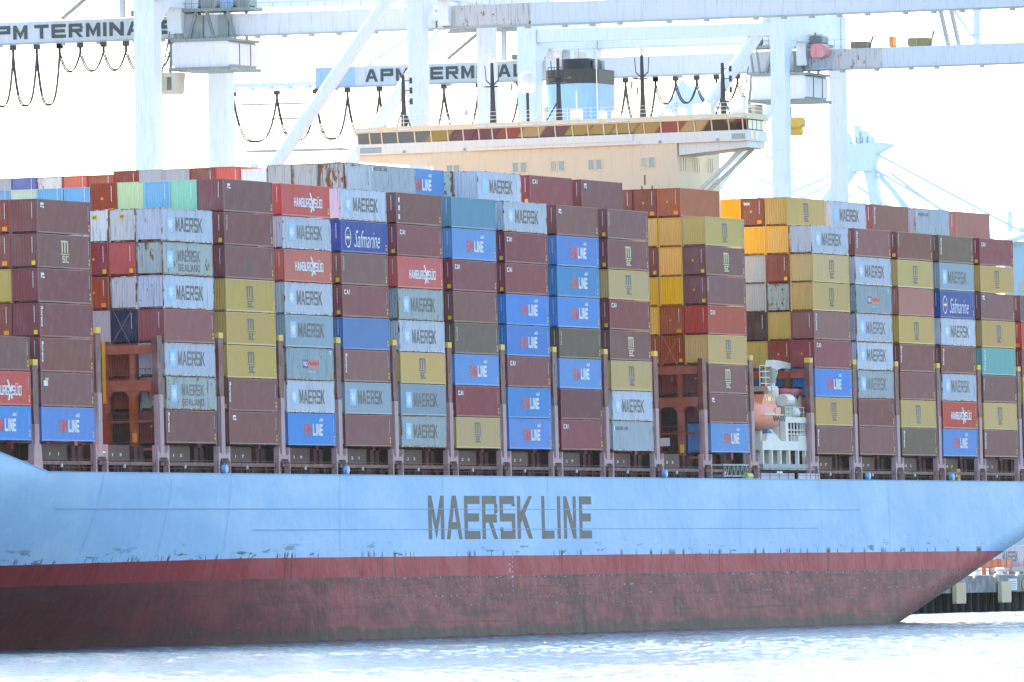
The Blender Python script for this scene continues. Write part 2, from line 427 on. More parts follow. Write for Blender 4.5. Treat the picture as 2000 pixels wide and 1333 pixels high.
m_yellow = plain('yellow_cap', (0.80, 0.52, 0.05), .5)
m_blueb = paint('funnel_blue', (0.27, 0.47, 0.70), .4, rust=.04, dirt=.15, var=.03)
m_grey = paint('grey_paint', (0.36, 0.38, 0.38), .5, rust=.15, dirt=.35, var=.08)
_g = NT('bridge_glass'); _g.b.inputs['IOR'].default_value = 2.5
m_glass = _g.done((0.02, 0.022, 0.02), .04)
m_glass2 = NT('pale_glass').done((0.25, 0.30, 0.30), .08, spec=.8)
m_life = paint('lifeboat_orange', (0.88, 0.20, 0.10), .4, rust=.0, dirt=.12, var=.02)

# hull lofted in stations; y is the port skin (0 = ship side), starboard is its mirror about the centre line
CL = 21.45
def hull_sec(X):
    """list of (y, z) from the keel side up, port skin"""
    zb = -1.6 if X < 236 else max(-1.6, -0.15+(X-243.4)*0.19)
    top = ZT
    if X < .65: top = ZT+min(5.6, (0.65-X)*0.145)
    wl = 0.0
    if X < 85: wl = 21.2*((85-X)/138.0)**1.7
    dk = 0.0 if X > -14 else 21.2*((-14-X)/40.0)**2
    Rb = 3.0 if X > 225 else .5
    n = 26; out = []
    if X > 225:
        Rb = .5+2.5*min(1, (X-225)/16)
        for i in range(7):
            t = math.pi/2*i/6
            out.append((Rb-Rb*math.sin(t), zb+Rb-Rb*math.cos(t)))
    else:
        for i in range(7):
            out.append((0, zb+Rb*i/6.0))
    z1 = out[-1][1]
    for i in range(1, n+1): out.append((0, z1+(top-z1)*i/n))
    res = []
    for (y, z) in out:
        t = max(0, min(1, 1-z/ZT))
        if z < 0: t = 1+(-z)*.02
        fl = dk+(max(wl, dk)-dk)*t**1.35
        res.append((min(CL, -0.2+y+fl), z))
    return res
st = [-54, -50, -46, -42, -37, -32, -27, -22, -18, -14, -10, -6, -3, .65] + [4+i*4 for i in range(16)] + [70+i*9 for i in range(18)] + [230+i*3 for i in range(30)]
st = sorted(set(st))
hm = MB(); secs = [hull_sec(X) for X in st]; nz = len(secs[0])
for side in (0, 1):
    o0 = len(hm.v)
    for X, s in zip(st, secs):
        for (y, z) in s: hm.v.append((X, y if side == 0 else 2*CL-y, z))
    for i in range(len(st)-1):
        for j in range(nz-1):
            hm.f.append((o0+i*nz+j, o0+(i+1)*nz+j, o0+(i+1)*nz+j+1, o0+i*nz+j+1)); hm.m.append(0)
N1 = len(st)*nz
for i in range(len(st)-1):      # bottom between the two skins
    hm.f.append((i*nz, N1+i*nz, N1+(i+1)*nz, (i+1)*nz)); hm.m.append(0)
tr = [((len(st)-1)*nz+j) for j in range(nz)]+[N1+((len(st)-1)*nz+j) for j in reversed(range(nz))]
hm.f.append(tuple(tr)); hm.m.append(0)
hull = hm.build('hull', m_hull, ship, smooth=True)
# weld seams: thin proud strips
sm_ = MB()
for (xa, xb, z) in ((4, 226, 11.85), (50, 212, 10.0)):
    x = xa
    while x < xb-1:
        x2 = min(xb, x+8)
        y = lambda X: min(p[0] for p in hull_sec(X) if abs(p[1]-z) < .6)
        sm_.add([(x, y(x)-.035, z), (x2, y(x2)-.035, z), (x2, y(x2)-.035, z+.05), (x, y(x)-.035, z+.05), (x, y(x), z-.01), (x2, y(x2), z-.01), (x2, y(x2), z+.06), (x, y(x), z+.06)],
                [(0,1,2,3),(4,5,1,0),(3,2,6,7)])
        x = x2
m_seam = plain('seam_blue', (0.24, 0.41, 0.62), .6)
sm_.build('weld_seam', m_seam, ship)
for X in (13.4, 29.6, 44.0, 71.5, 99.0, 128.5, 157.0, 186.5, 213.0, 236.0):
    vs = MB(); pts = [p for p in hull_sec(X) if p[1] > 7.7]
    for (ya, za), (yb, zb2) in zip(pts[:-1], pts[1:]): vs.add([(X, ya-.02, za), (X+.05, ya-.02, za), (X+.05, yb-.02, zb2), (X, yb-.02, zb2)], [(0,1,2,3)])
    vs.build('weld_seam', m_seam, ship)
# bulwark cap rail
cp = MB()
for a, b in zip(st[:-1], st[1:]):
    pa, pb = hull_sec(a)[-1], hull_sec(b)[-1]
    if a > -20: cp.bar((a, pa[0]+.10, pa[1]+.03), (b, pb[0]+.10, pb[1]+.03), .30, .10)
cp.build('sheer_rail', plain('cap_blue', (0.20, 0.40, 0.62), .5), ship)
dk = MB(); dk.box(-20, 318, .12, 42.7, 14.2, 14.55)
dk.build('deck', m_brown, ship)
# name on the side
ltr, xe = word('MAERSK', 94.9, 9.1, 4.35, 4.0, .6, .22, .19)
l2, xe2 = word('LINE', 126.6, 9.1, 3.6, 4.0, .95, .25, .19)
decal(ltr+l2, lambda u, v: (u, -.212, v)).build('lettering', plain('hull_lettering', (0.040, 0.055, 0.060), .5), ship)
dm = [rect(117.9, 118.02, 4.2+i*.45, 4.33+i*.45) for i in range(8)] + [rect(117.1, 117.25, 6.0, 6.4), rect(117.0, 117.3, 6.7, 6.8)]
decal(dm, lambda u, v: (u, -.212, v)).build('draught_mark', m_white, ship)

# ---- deck structure along the ship side, one set per bay
rail = MB()
for i in range(108):
    x = 2+i*3.0
    if x > 316: break
    rail.box(x, x+.035, -.11, -.075, ZT+.05, ZT+1.15)
for zz in (.45, .8, 1.15):
    rail.bar((1.5, -.1, ZT+zz), (316, -.1, ZT+zz), .028)
rail.build('railing', m_rail, ship)['kind'] = 'stuff'
def text_polys(s, x0, x1, z0, z1): return fit(font_polys(s, 0, .01), x0, x1, z0, z1)
for k in range(0, 20):
    x0 = BX[k]
    if k == 0: x0 += 3
    e = BX[k]+LEN
    if 0 < k < 19 and k != 13:
        cb = MB(); cb.box(x0+.8, x0+8.3, 1.1, 2.6, 15.95, 17.3)
        c0 = cb.build('hatch_coaming', m_brown, ship)
        num = '%d   %d' % (divmod(2*k+9, 10))
        decal(text_polys(num, x0+4.2, x0+6.4, 16.35, 16.62), lambda u, v: (u, 1.09, v)).build('number', m_white, c0)
        for nx in (9.6, 11.0):
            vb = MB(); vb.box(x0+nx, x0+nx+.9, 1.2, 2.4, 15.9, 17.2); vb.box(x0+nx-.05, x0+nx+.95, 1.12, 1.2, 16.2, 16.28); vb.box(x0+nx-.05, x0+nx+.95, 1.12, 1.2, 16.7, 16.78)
            vb.build('vent_box', m_deck_shade, ship)
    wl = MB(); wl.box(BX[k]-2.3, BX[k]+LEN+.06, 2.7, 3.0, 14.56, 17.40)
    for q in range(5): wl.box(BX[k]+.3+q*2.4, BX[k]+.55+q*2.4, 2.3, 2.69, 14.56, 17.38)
    wl.build('coaming_wall', m_deck_shade, ship)
    bm_ = MB(); bm_.box(BX[k]-1.2, BX[k]+LEN-.15 if k not in (13,) else BX[k]+8, .15, .45, 15.55, 15.86); bm_.build('side_beam', m_maroon, ship)
    if 0 < k < 19:
        lp = MB(); lp.lathe([(.02, 15.3), (.1, 15.33), (.13, 15.5), (.08, 15.64), (.02, 15.66)], x0+4.6, .16, 8)
        lp.build('deck_lamp', m_creamw, ship)
        for q in (2.9, 6.4):
            dr = MB(); dr.box(x0+q, x0+q+.95, 2.62, 2.69, 14.56, 16.5); dr.build('door', paint('door_brown', (0.22, 0.08, 0.075), .5, .1), ship)
        for q in (8.4, 9.1, 9.8, 10.5):
            pw = MB(); pw.tube([(x0+q, 2.2, 14.56), (x0+q+.1, 2.2, 15.55)], .06, 5); pw.build('pipe', m_rail, ship)
        pw = MB(); pw.bar((x0+7.6, .9, 14.6), (x0+7.9, .9, 15.55), .16, .2); pw.build('raking_strut', m_rail, ship)

# lashing bridges in every gap
def gap_x(k): return (BX[k]+LEN+BX[k+1])/2
for k in range(0, 19):
    if k == 13: gaps = [(192.25, True), (211.75, True)]
    else: gaps = [(gap_x(k), k not in (2, 12))]
    for xg, cap in gaps:
        lb = link('lashing_bridge', None, ship)
        lb.empty_display_size = .5
        short = (k == 0)
        top = 24.3 if short else 27.2
        mid = 18.9 if short else 21.65
        s = MB(); s.box(xg-.42, xg+.48, .0, .32, 16.6, mid); s.box(xg-.30, xg+.36, .32, .6, 16.6, mid)
        s.build('lower_post', m_maroon_pale, lb)
        s = MB(); s.prism([(xg-.42, mid+.003), (xg+.48, mid+.003), (xg+.62, mid+.7), (xg+.62, top-.5), (xg-.55, top-.5), (xg-.55, mid+.7)], 1, .06, .56)
        post = s.build('upper_post', m_maroon, lb)
        s = MB(); s.box(xg-.12, xg+.14, .045, .062, 24.4 if not short else 20.6, 25.5 if not short else 21.7); s.build('slot', m_black, post)
        if cap:
            s = MB(); s.box(xg-.5, xg+.58, .02, .6, top-.497, top); s.build('cap', m_yellow, lb)
        s = MB()
        if short: s.prism([(xg-1.0, 14.6), (xg+1.15, 14.6), (xg+1.0, 15.6), (xg+.75, 17.2), (xg-.75, 17.2), (xg-.95, 15.6)], 1, -.05, .5)
        else:
            s.prism([(xg-1.42, 14.6), (xg-1.12, 14.6), (xg-1.1, 15.9), (xg-.85, 16.25), (xg+.9, 16.25), (xg+1.15, 15.9), (xg+1.18, 14.6), (xg+1.48, 14.6), (xg+1.46, 17.3), (xg+1.3, 17.3), (xg+1.2, 16.8), (xg+.75, 16.6), (xg-.7, 16.6), (xg-1.15, 16.8), (xg-1.25, 17.3), (xg-1.4, 17.3)], 1, -.06, .42)
        s.build('forked_foot', m_maroon_pale, lb)
        # transverse frame
        nrow = 17
        big = k in (2, 12)
        for j in range(1, nrow+1):
            yj = j*ROWP+.05
            if yj > 42.4: break
            if not big and j > 3: break
            s = MB(); s.box(xg-.35, xg+.35, yj-.28, yj+.28, 16.9, 22.0); s.build('pillar', m_lash, lb)
            s = MB(); s.box(xg-.25, xg+.25, yj-.2, yj+.2, 22.95, 25.2); s.build('upper_pillar', m_lash, lb)
        ymax = 42.4 if big else 9.0
        s = MB(); s.box(xg-.38, xg+.38, .62, ymax, 22.003, 22.947); s.build('cross_beam', m_lash, lb)
        s = MB(); s.box(xg-.30, xg+.30, .62, ymax, 25.203, 25.95); s.build('top_beam', m_lash, lb)
        if big:
            for j in range(0, 6):
                ya, yb = j*ROWP+.33+(.3 if j == 0 else 0), (j+1)*ROWP-.23
                for (y, sg) in ((ya, 1), (yb, -1)):
                    s = MB(); s.prism([(y+(.003*sg), 22.0), (y+.45*sg, 22.0), (y+.003*sg, 21.5)], 0, xg-.3, xg+.3); s.build('bracket', m_lash, lb)
            s = MB()
            for zz in (23.4, 23.9, 19.6, 20.1, 17.6): s.bar((xg-.5, .7, zz), (xg-.5, 20, zz), .06)
            for j in range(12): s.box(xg-.53, xg-.47, 1.2+j*1.6, 1.25+j*1.6, 22.95, 23.95)
            s.build('handrail', m_rail, lb)['kind'] = 'stuff'
            s = MB(); s.box(xg+.3, xg+.36, .7, 20, 19.3, 19.5); s.box(xg-.5, xg+.6, .7, 30, 16.9, 17.1); s.build('walkway', m_lash, lb)
            if k == 2:
                s = MB(); s.box(xg-.7, xg-.5, 4.85, 5.1, 21.0, 26.3); s.build('yellow_pole', plain('pole_yellow', (0.85, 0.42, 0.02), .5), lb)
                s = MB(); s.box(xg-.62, xg-.55, 2.1, 2.5, 17.6, 18.4); s.build('sign_board', m_org, lb)
            else:
                s = MB(); s.box(xg-.62, xg-.55, 3.6, 4.6, 18.2, 19.0); s.build('white_board', m_creamw, lb)
                s = MB(); s.box(xg-.62, xg-.55, 2.15, 2.55, 17.5, 18.3); s.build('sign_board', m_yel, lb)
            # lashing rods
            for j in range(1, 4):
                s = MB(); s.tube([(xg+.4, j*ROWP+.3, 25.9), (xg+.95, j*ROWP+2.1, 29.0)], .018, 4)
                s.tube([(xg+.4, j*ROWP+2.2, 25.9), (xg+.95, j*ROWP+.4, 29.0)], .018, 4); s.build('lashing_rod', plain('rod_steel', (0.35, 0.33, 0.3), .4, .5), lb)

# ================================================================ CONTAINERS
CW, CH, CL40 = 2.438, 2.865, 12.19
def corr(n, length, start, d0, d1, duty=.28):
    """trapezoid profile (u, depth) along a wall"""
    p = length/n; out = []
    for i in range(n):
        a = start+i*p
        out += [(a, d0), (a+p*(.5-duty*.5-.08), d0), (a+p*(.5-duty*.5+.08), d1), (a+p*(.5+duty*.5+.08), d1)] if False else \
               [(a, d0), (a+p*.34, d0), (a+p*.5, d1), (a+p*.84, d1)]
    out.append((start+length, d0))
    return out
def container_body(L=CL40, H=CH, n=44, door=False):
    mb = MB(); z0, z1 = .17, H-.07
    pr = corr(n, L-.24, .12, .022, .072)
    o = len(mb.v)
    for (u, d) in pr: mb.v += [(u, d, z0), (u, d, z1)]
    for i in range(len(pr)-1): mb.f.append((o+2*i, o+2*i+2, o+2*i+3, o+2*i+1)); mb.m.append(0)
    if not door:
        pr = corr(9, CW-.24, .12, .03, .075)
        o = len(mb.v)
        for (u, d) in pr: mb.v += [(d, CW-u, z0), (d, CW-u, z1)]
        for i in range(len(pr)-1): mb.f.append((o+2*i, o+2*i+2, o+2*i+3, o+2*i+1)); mb.m.append(0)
    else:
        mb.add([(.05, CW-.1, z0), (.05, .1, z0), (.05, .1, z1), (.05, CW-.1, z1)], [(0,1,2,3)])
        for u in (.45, .85, 1.55, 1.98): mb.box(.0, .045, u-.02, u+.02, z0, z1)
        mb.box(.03, .048, CW/2-.015, CW/2+.015, z0, z1)
    # starboard wall, aft end, roof, floor
    mb.add([(.1, CW-.03, z0), (L-.1, CW-.03, z0), (L-.1, CW-.03, z1), (.1, CW-.03, z1)], [(3,2,1,0)])
    mb.add([(L-.04, .1, z0), (L-.04, CW-.1, z0), (L-.04, CW-.1, z1), (L-.04, .1, z1)], [(0,1,2,3)])
    mb.add([(.05, .05, H-.02), (L-.05, .05, H-.02), (L-.05, CW-.05, H-.02), (.05, CW-.05, H-.02)], [(0,1,2,3)])
    mb.add([(.05, .05, .16), (L-.05, .05, .16), (L-.05, CW-.05, .16), (.05, CW-.05, .16)], [(3,2,1,0)])
    return mb.mesh('body', None or [bpy.data.materials.get('white_print')], fix=False)
def container_frame(L=CL40, H=CH):
    mb = MB()
    for x in (0, L-.11):
        for y in (0, CW-.11): mb.box(x, x+.11, y, y+.11, .12, H-.12)
    for y in (.004, CW-.064):
        mb.box(.11, L-.11, y, y+.06, .04, .168); mb.box(.11, L-.11, y, y+.06, H-.075, H-.003)
    for x in (.004, L-.064): mb.box(x, x+.06, .11, CW-.11, H-.085, H-.006)
    mb.box(.55, .61, .11, CW-.11, .03, .16); mb.box(.004, .08, .75, .83, .06, .165); mb.box(.004, .08, 1.6, 1.68, .06, .165)
    for x in (-.006, L-.17):
        for y in (-.006, CW-.156):
            for z in (-.0, H-.118): mb.box(x, x+.176, y, y+.162, z, z+.118)
    return mb.mesh('frame', [bpy.data.materials.get('white_print')], fix=False)
ME_BODY = {(H, d): container_body(H=H, door=d) for H in (CH, 2.565) for d in (False, True)}
ME_FRAME = {H: container_frame(H=H) for H in (CH, 2.565)}
mk = MB()
for i in range(11): mk.box(-.004, .02, .48, .54, 1.25+i*.125, 1.25+i*.125+.085)
ME_MARK = mk.mesh('marking', m_white)
def quadmesh(name, mat, polys, plane='side'):
    mp = (lambda u, v: (u, .012, v)) if plane == 'side' else (lambda u, v: (.016, CW-u, v))
    return decal(polys, mp).mesh(name, mat, fix=False)
DEC = {}
def dec(key, name, mat, polys, plane='side'):
    if key not in DEC: DEC[key] = quadmesh(name, mat, polys, plane)
    return name, DEC[key]
def decals_for(typ):
    out = []; sub = []
    if typ in ('MA', 'MG', 'MB', 'SL'):
        sq = rect(1.15, 2.65, .75, 2.2)
        out.append(dec('starsq', 'emblem', m_star, [sq]))
        if 'star' not in DEC: DEC['star'] = decal(star(1.9, 1.47, .68, .62), lambda u, v: (u, .004, v)).mesh('star', m_white, fix=False)
        sub.append(('emblem', 'star', DEC['star']))
        if typ != 'SL':
            p, _ = word('MAERSK', 3.25, .86, .98, 1.25, .13, .22, .17); out.append(dec('maersk', 'lettering', m_dark, p))
        else:
            p, _ = word('MAERSK', 3.75, 1.3, .82, .98, .11, .22, .17); q, _ = word('SEALAND', 3.8, .45, .68, .6, .1, .24, .2)
            out.append(dec('sealand', 'lettering', m_ghost, p+q))
    elif typ in ('SM', 'ST'):
        p, x = word('SM', 4.0, .85, .92, 1.05, .14, .3, .22); out.append(dec('sm', 'lettering', m_redp, p))
        q, _ = word('LINE', 6.2, .85, .66, 1.05, .1, .3, .22); out.append(dec('line', 'lettering', m_white, q))
        e = [[(7.9, 2.12), (8.2, 2.47), (8.25, 2.17)], [(8.5, 2.12), (8.85, 2.52), (8.8, 2.14)], rect(8.27, 8.48, 2.14, 2.3), rect(8.35, 8.6, 2.34, 2.42)]
        out.append(dec('sme', 'emblem', m_white, e))
    elif typ in ('MS', 'BM'):
        mt = m_msc if typ == 'MS' else m_beige
        x0, x1 = 5.35, 6.95
        g = [rect(x0, x0+.3, 1.35, 2.2), rect(x0+.62, x0+.92, 1.35, 2.2), rect(x0+1.24, x0+1.54, 1.35, 2.2), rect(x0-.12, x0+1.46, 2.202, 2.36),
             rect(x0-.2, x0+1.75, 1.19, 1.27)]
        s1, _ = word('SC', x0+.15, .5, .66, .6, .12, .34, .2)
        out.append(dec('msc'+typ, 'lettering', mt, g+s1))
    elif typ in ('CA', 'CR'):
        p, _ = word('CAI', .75, 2.05, .5, .42, .12, .3, .24); out.append(dec('cai', 'lettering', m_white, p))
    elif typ == 'HS':
        p, _ = word('HAMBURG', 2.9, .95, .56, .8, .08, .26, .17); q, _ = word('SuD', 8.1, .95, .62, .8, .09, .24, .17)
        out.append(dec('hs', 'lettering', m_white, p+q))
        e = [[(6.9, 2.15), (7.15, 2.3), (7.45, 1.95), (7.2, 1.9)], [(7.2, 1.9), (7.45, 1.95), (7.9, 1.2), (7.5, 1.2)], [(7.5, 1.2), (7.9, 1.2), (8.15, .7), (7.9, .62)],
             [(7.5, 1.2), (7.9, 1.2), (7.35, .5), (7.05, .55)], [(7.66, 1.6), (7.9, 1.2), (8.2, 1.75), (8.05, 1.85)]]
        out.append(dec('hse', 'emblem', m_white, e))
    elif typ == 'SF':
        out.append(dec('sf', 'lettering', m_white, fit(font_polys('Safmarine', .45, -.004), 3.4, 10.2, .55, 2.1)))
        ring = []
        for i in range(20):
            a0, a1 = 2*math.pi*i/20, 2*math.pi*(i+1)/20
            f = lambda a, r: (1.75+r*.8*math.cos(a), 1.4+r*.95*math.sin(a))
            if i not in (3, 13): ring.append([f(a0, 1), f(a1, 1), f(a1, .84), f(a0, .84)])
        out.append(dec('sfr', 'emblem', m_white, ring+[rect(1.2, 2.3, 1.3, 1.5)]))
        out.append(dec('sfc', 'emblem_bar', m_redp, [rect(1.3, 2.2, 1.12, 1.28), rect(1.5, 2.0, 1.52, 1.7)]))
    elif typ == 'PO':
        out.append(dec('poa', 'emblem', m_navy, [rect(4.0, 5.35, 1.0, 1.75)]))
        out.append(dec('pob', 'emblem', plain('salmon_print', (0.72, 0.12, 0.07), .5), [rect(5.36, 8.3, 1.0, 1.75)]))
        if 'poc' not in DEC: DEC['poc'] = decal(fit(font_polys('P&O', 0, .02), 4.15, 5.2, 1.17, 1.6), lambda u, v: (u, .004, v)).mesh('lettering', m_white, fix=False)
        if 'pod' not in DEC: DEC['pod'] = decal(fit(font_polys('Nedlloyd', 0, .015), 5.5, 8.15, 1.15, 1.62), lambda u, v: (u, .004, v)).mesh('lettering', m_navy, fix=False)
        out.append(('lettering', DEC['poc'])); out.append(('lettering', DEC['pod']))
        out.append(dec('poe', 'lettering', m_white, fit(font_polys('AEZU 6', 0, 0), 5.4, 7.2, .62, .8))); out.append(dec('pof', 'lettering', m_white, fit(font_polys('T', 0, 0), 10.8, 11.6, 2.2, 2.55)))
    elif typ in ('BF', 'PF', 'OF'):
        out.append(dec('flor', 'lettering', m_white, vert(font_polys('florens', 0, .03), .38, .85, .85, 2.6)))
    elif typ in ('BV', 'OV'):
        out.append(dec('capv', 'lettering', m_white, vert(font_polys('TRITON', 0, .0), .35, .65, 1.3, 2.6)))
    elif typ == 'BT':
        out.append(dec('tl', 'lettering', m_white, [rect(.75, 1.5, 2.3, 2.5), rect(.75, 1.1, 2.1, 2.25), rect(1.2, 1.6, 2.05, 2.2)]))
    elif typ == 'BD':
        out.append(dec('dash', 'lettering', m_white, [rect(.55, .95, 2.05, 2.5), rect(.55, .95, 1.3, 1.75), rect(.55, .95, .5, .95)]))
    elif typ == 'BG':
        out.append(dec('ghost', 'faded_mark', plain('ghost_patch', (0.10, 0.05, 0.05), .6), [rect(5.4, 6.6, .7, 1.9)]))
    elif typ == 'BS':
        out.append(dec('stk', 'emblem', m_white, [rect(.55, 1.5, 1.75, 2.2)])); out.append(dec('stk2', 'emblem', m_yel, [rect(.95, 1.7, 2.22, 2.42)]))
    elif typ == 'AQ':
        out.append(dec('aq', 'lettering', m_white, vert(font_polys('CAPITAL', 0, .02), .45, 1.0, .3, 2.65)))
    elif typ == 'ML':
        p, _ = word('MAERSK', .95, 2.05, .34, .34, .06, .24, .2); q, _ = word('LINE', 3.5, 2.05, .3, .34, .06, .24, .2); out.append(dec('ml', 'lettering', m_dark, p+q))
        out.append(dec('mlb', 'emblem', m_white, [rect(.45, .75, 1.95, 2.45)]))
    return out, sub
# type -> (paint name, colour, rust, words, low-height?)
TY = {
 'BR': ('maroon', (0.235, 0.066, 0.062), .1, 'maroon container'), 'BP': ('pink_brown', (0.29, 0.085, 0.075), .08, 'pinkish brown container'),
 'BF': ('maroon', (0.235, 0.066, 0.062), .1, 'maroon container with downward lettering'), 'PF': ('pink_brown', (0.29, 0.085, 0.075), .08, 'pinkish brown container with downward lettering'),
 'OF': ('olive_brown', (0.165, 0.095, 0.06), .08, 'olive brown container with downward lettering'), 'OV': ('olive_brown', (0.165, 0.095, 0.06), .08, 'olive brown container'),
 'BV': ('maroon', (0.235, 0.066, 0.062), .1, 'maroon container with small side lettering'), 'BT': ('maroon', (0.235, 0.066, 0.062), .1, 'maroon container with small corner mark'),
 'BD': ('maroon', (0.235, 0.066, 0.062), .14, 'maroon container with three white dashes'), 'BG': ('maroon', (0.235, 0.066, 0.062), .1, 'maroon container with faded mark'),
 'BS': ('maroon', (0.235, 0.066, 0.062), .1, 'maroon container with white-yellow corner sticker'), 'BM': ('maroon', (0.235, 0.066, 0.062), .1, 'maroon container with beige letters'),
 'CA': ('wine_red', (0.27, 0.036, 0.050), .06, 'wine red container with white corner letters'), 'WR': ('wine_dark', (0.16, 0.035, 0.045), .06, 'dark wine container'),
 'HS': ('bright_red', (0.62, 0.075, 0.042), .08, 'red container with white lettering'), 'RD': ('vivid_red', (0.60, 0.07, 0.03), .08, 'bright red container'),
 'OR': ('orange_brown', (0.42, 0.085, 0.022), .12, 'orange brown container'), 'SA': ('salmon', (0.46, 0.14, 0.10), .08, 'salmon container'),
 'RB': ('red_brown', (0.28, 0.055, 0.028), .12, 'red brown container'), 'DB': ('dark_brown', (0.075, 0.04, 0.03), .1, 'dark brown container'),
'CR': ('carmine', (0.46, 0.06, 0.05), .06, 'carmine container with white corner letters'),
 'DR': ('dark_red', (0.30, 0.035, 0.03), .08, 'dark red container'), 'TX': ('tex_brown', (0.25, 0.05, 0.022), .1, 'brown container with white end letters'),
 'MA': ('pale_grey', (0.56, 0.575, 0.64), .20, 'pale grey star-emblem container'), 'MG': ('dirty_grey', (0.40, 0.45, 0.45), .30, 'dirty grey-green star-emblem container'),
 'MB': ('blue_grey', (0.30, 0.37, 0.42), .12, 'blue-grey star-emblem container'), 'SL': ('weathered_grey', (0.40, 0.44, 0.42), .40, 'weathered grey star-emblem container'),
 'ML': ('plain_grey', (0.40, 0.46, 0.50), .22, 'grey container with tiny dark lettering'), 'PO': ('slate_grey', (0.27, 0.36, 0.39), .28, 'slate grey red-blue-logo container'),
 'SM': ('sky_blue', (0.075, 0.265, 0.60), .06, 'blue container with red-white lettering'), 'ST': ('teal_blue', (0.07, 0.25, 0.46), .08, 'teal-blue container with red-white lettering'),
 'BL': ('plain_blue', (0.045, 0.185, 0.42), .08, 'plain blue container'), 'SF': ('navy_blue', (0.03, 0.07, 0.30), .06, 'navy container with white script lettering'),
 'NV': ('dark_navy', (0.02, 0.03, 0.075), .05, 'dark navy container'), 'MS': ('mustard', (0.62, 0.395, 0.115), .06, 'mustard container with dark letters'),
 'YL': ('golden_yellow', (0.88, 0.44, 0.02), .06, 'golden yellow container'), 'YO': ('olive_yellow', (0.50, 0.34, 0.04), .06, 'olive yellow container'), 'TE': ('teal', (0.10, 0.27, 0.36), .12, 'plain teal container'),
 'AQ': ('aqua', (0.13, 0.45, 0.42), .06, 'aqua container with downward lettering'), 'MT': ('mint', (0.22, 0.50, 0.36), .06, 'mint green container'),
 'LG': ('light_green', (0.44, 0.54, 0.30), .06, 'light green container'), 'PG': ('pale_green', (0.46, 0.60, 0.48), .06, 'pale green container'),
 'LB': ('light_blue', (0.15, 0.38, 0.58), .06, 'light blue container'), 'WH': ('white_reefer', (0.82, 0.81, 0.79), .08, 'white container'),
 'GW': ('grey_white', (0.70, 0.66, 0.62), .34, 'whitish grey container'), 'GB': ('grey_beige', (0.46, 0.42, 0.37), .30, 'beige grey container'),
 'RU': ('rusted_grey', (0.44, 0.41, 0.38), .62, 'heavily rusted grey container'), 'PU': ('purple_grey', (0.17, 0.075, 0.085), .06, 'purplish container'),
 'BU': ('violet_blue', (0.12, 0.14, 0.36), .1, 'violet blue container'), 'GY': ('mid_grey', (0.42, 0.43, 0.44), .14, 'grey container'),
 'PK': ('pale_pink', (0.66, 0.55, 0.52), .12, 'pale pinkish container'), 'TG': ('rust_teal', (0.40, 0.47, 0.42), .50, 'rust-spotted grey-green container'),
}
STACK = {0: 'foremost stack', 1: 'stack ahead of forward empty bay', 13: 'stack between empty bay and lifeboat', 19: 'aftmost stack cut by photo edge'}
ORD = ['', 'first', 'second', 'third', 'fourth', 'fifth', 'sixth', 'seventh', 'eighth', 'ninth', 'tenth', 'eleventh', 'twelfth', 'thirteenth', 'fourteenth', 'fifteenth']
for i, k in enumerate(range(3, 12)): STACK[k] = ORD[i+1]+' stack aft of forward empty bay'
for i, k in enumerate(range(14, 19)): STACK[k] = ORD[i+1]+' stack aft of the lifeboat'
GROUP = 'shipping containers stacked on deck'
yel_sq = MB(); yel_sq.box(-.004, .02, .25, .58, .25, .6); ME_SQ = yel_sq.mesh('placard', m_yel)
org_sq = MB(); org_sq.box(-.004, .02, .30, .75, .25, .62); ME_SQO = org_sq.mesh('placard', m_org)
dia = MB(); dia.add([(.014, 1.55, 1.5), (.014, 1.4, 1.65), (.014, 1.25, 1.5), (.014, 1.4, 1.35)], [(0,3,2,1)]); ME_DIA = dia.mesh('placard', m_org, fix=False)
stk = MB(); stk.add([(11.7, .012, .35), (11.95, .012, .35), (11.95, .012, .6), (11.7, .012, .6)], [(0,1,2,3)]); stk.add([(11.7, .012, .72), (11.95, .012, .72), (11.95, .012, .9), (11.7, .012, .9)], [(0,1,2,3)])
ME_STK = stk.mesh('sticker', m_yel, fix=False)
idn = []
for i in range(9): idn.append(rect(11.62, 11.78, 1.3+i*.13, 1.38+i*.13))
ME_IDN = quadmesh('marking', plain('faint_white', (0.45, 0.42, 0.42), .6), idn)
tex_me = quadmesh('lettering', m_white, fit(font_polys('tex', 0, .03), .25, .95, 2.15, 2.5), 'end')
k5 = quadmesh('placard', m_yel, [rect(.95, 1.45, 2.0, 2.4)], 'end'); k5t = decal(fit(font_polys('45', 0, .02), 1.03, 1.37, 2.08, 2.32), lambda u, v: (.008, CW-u, v)).mesh('number', m_dark, fix=False)
n_box = 0
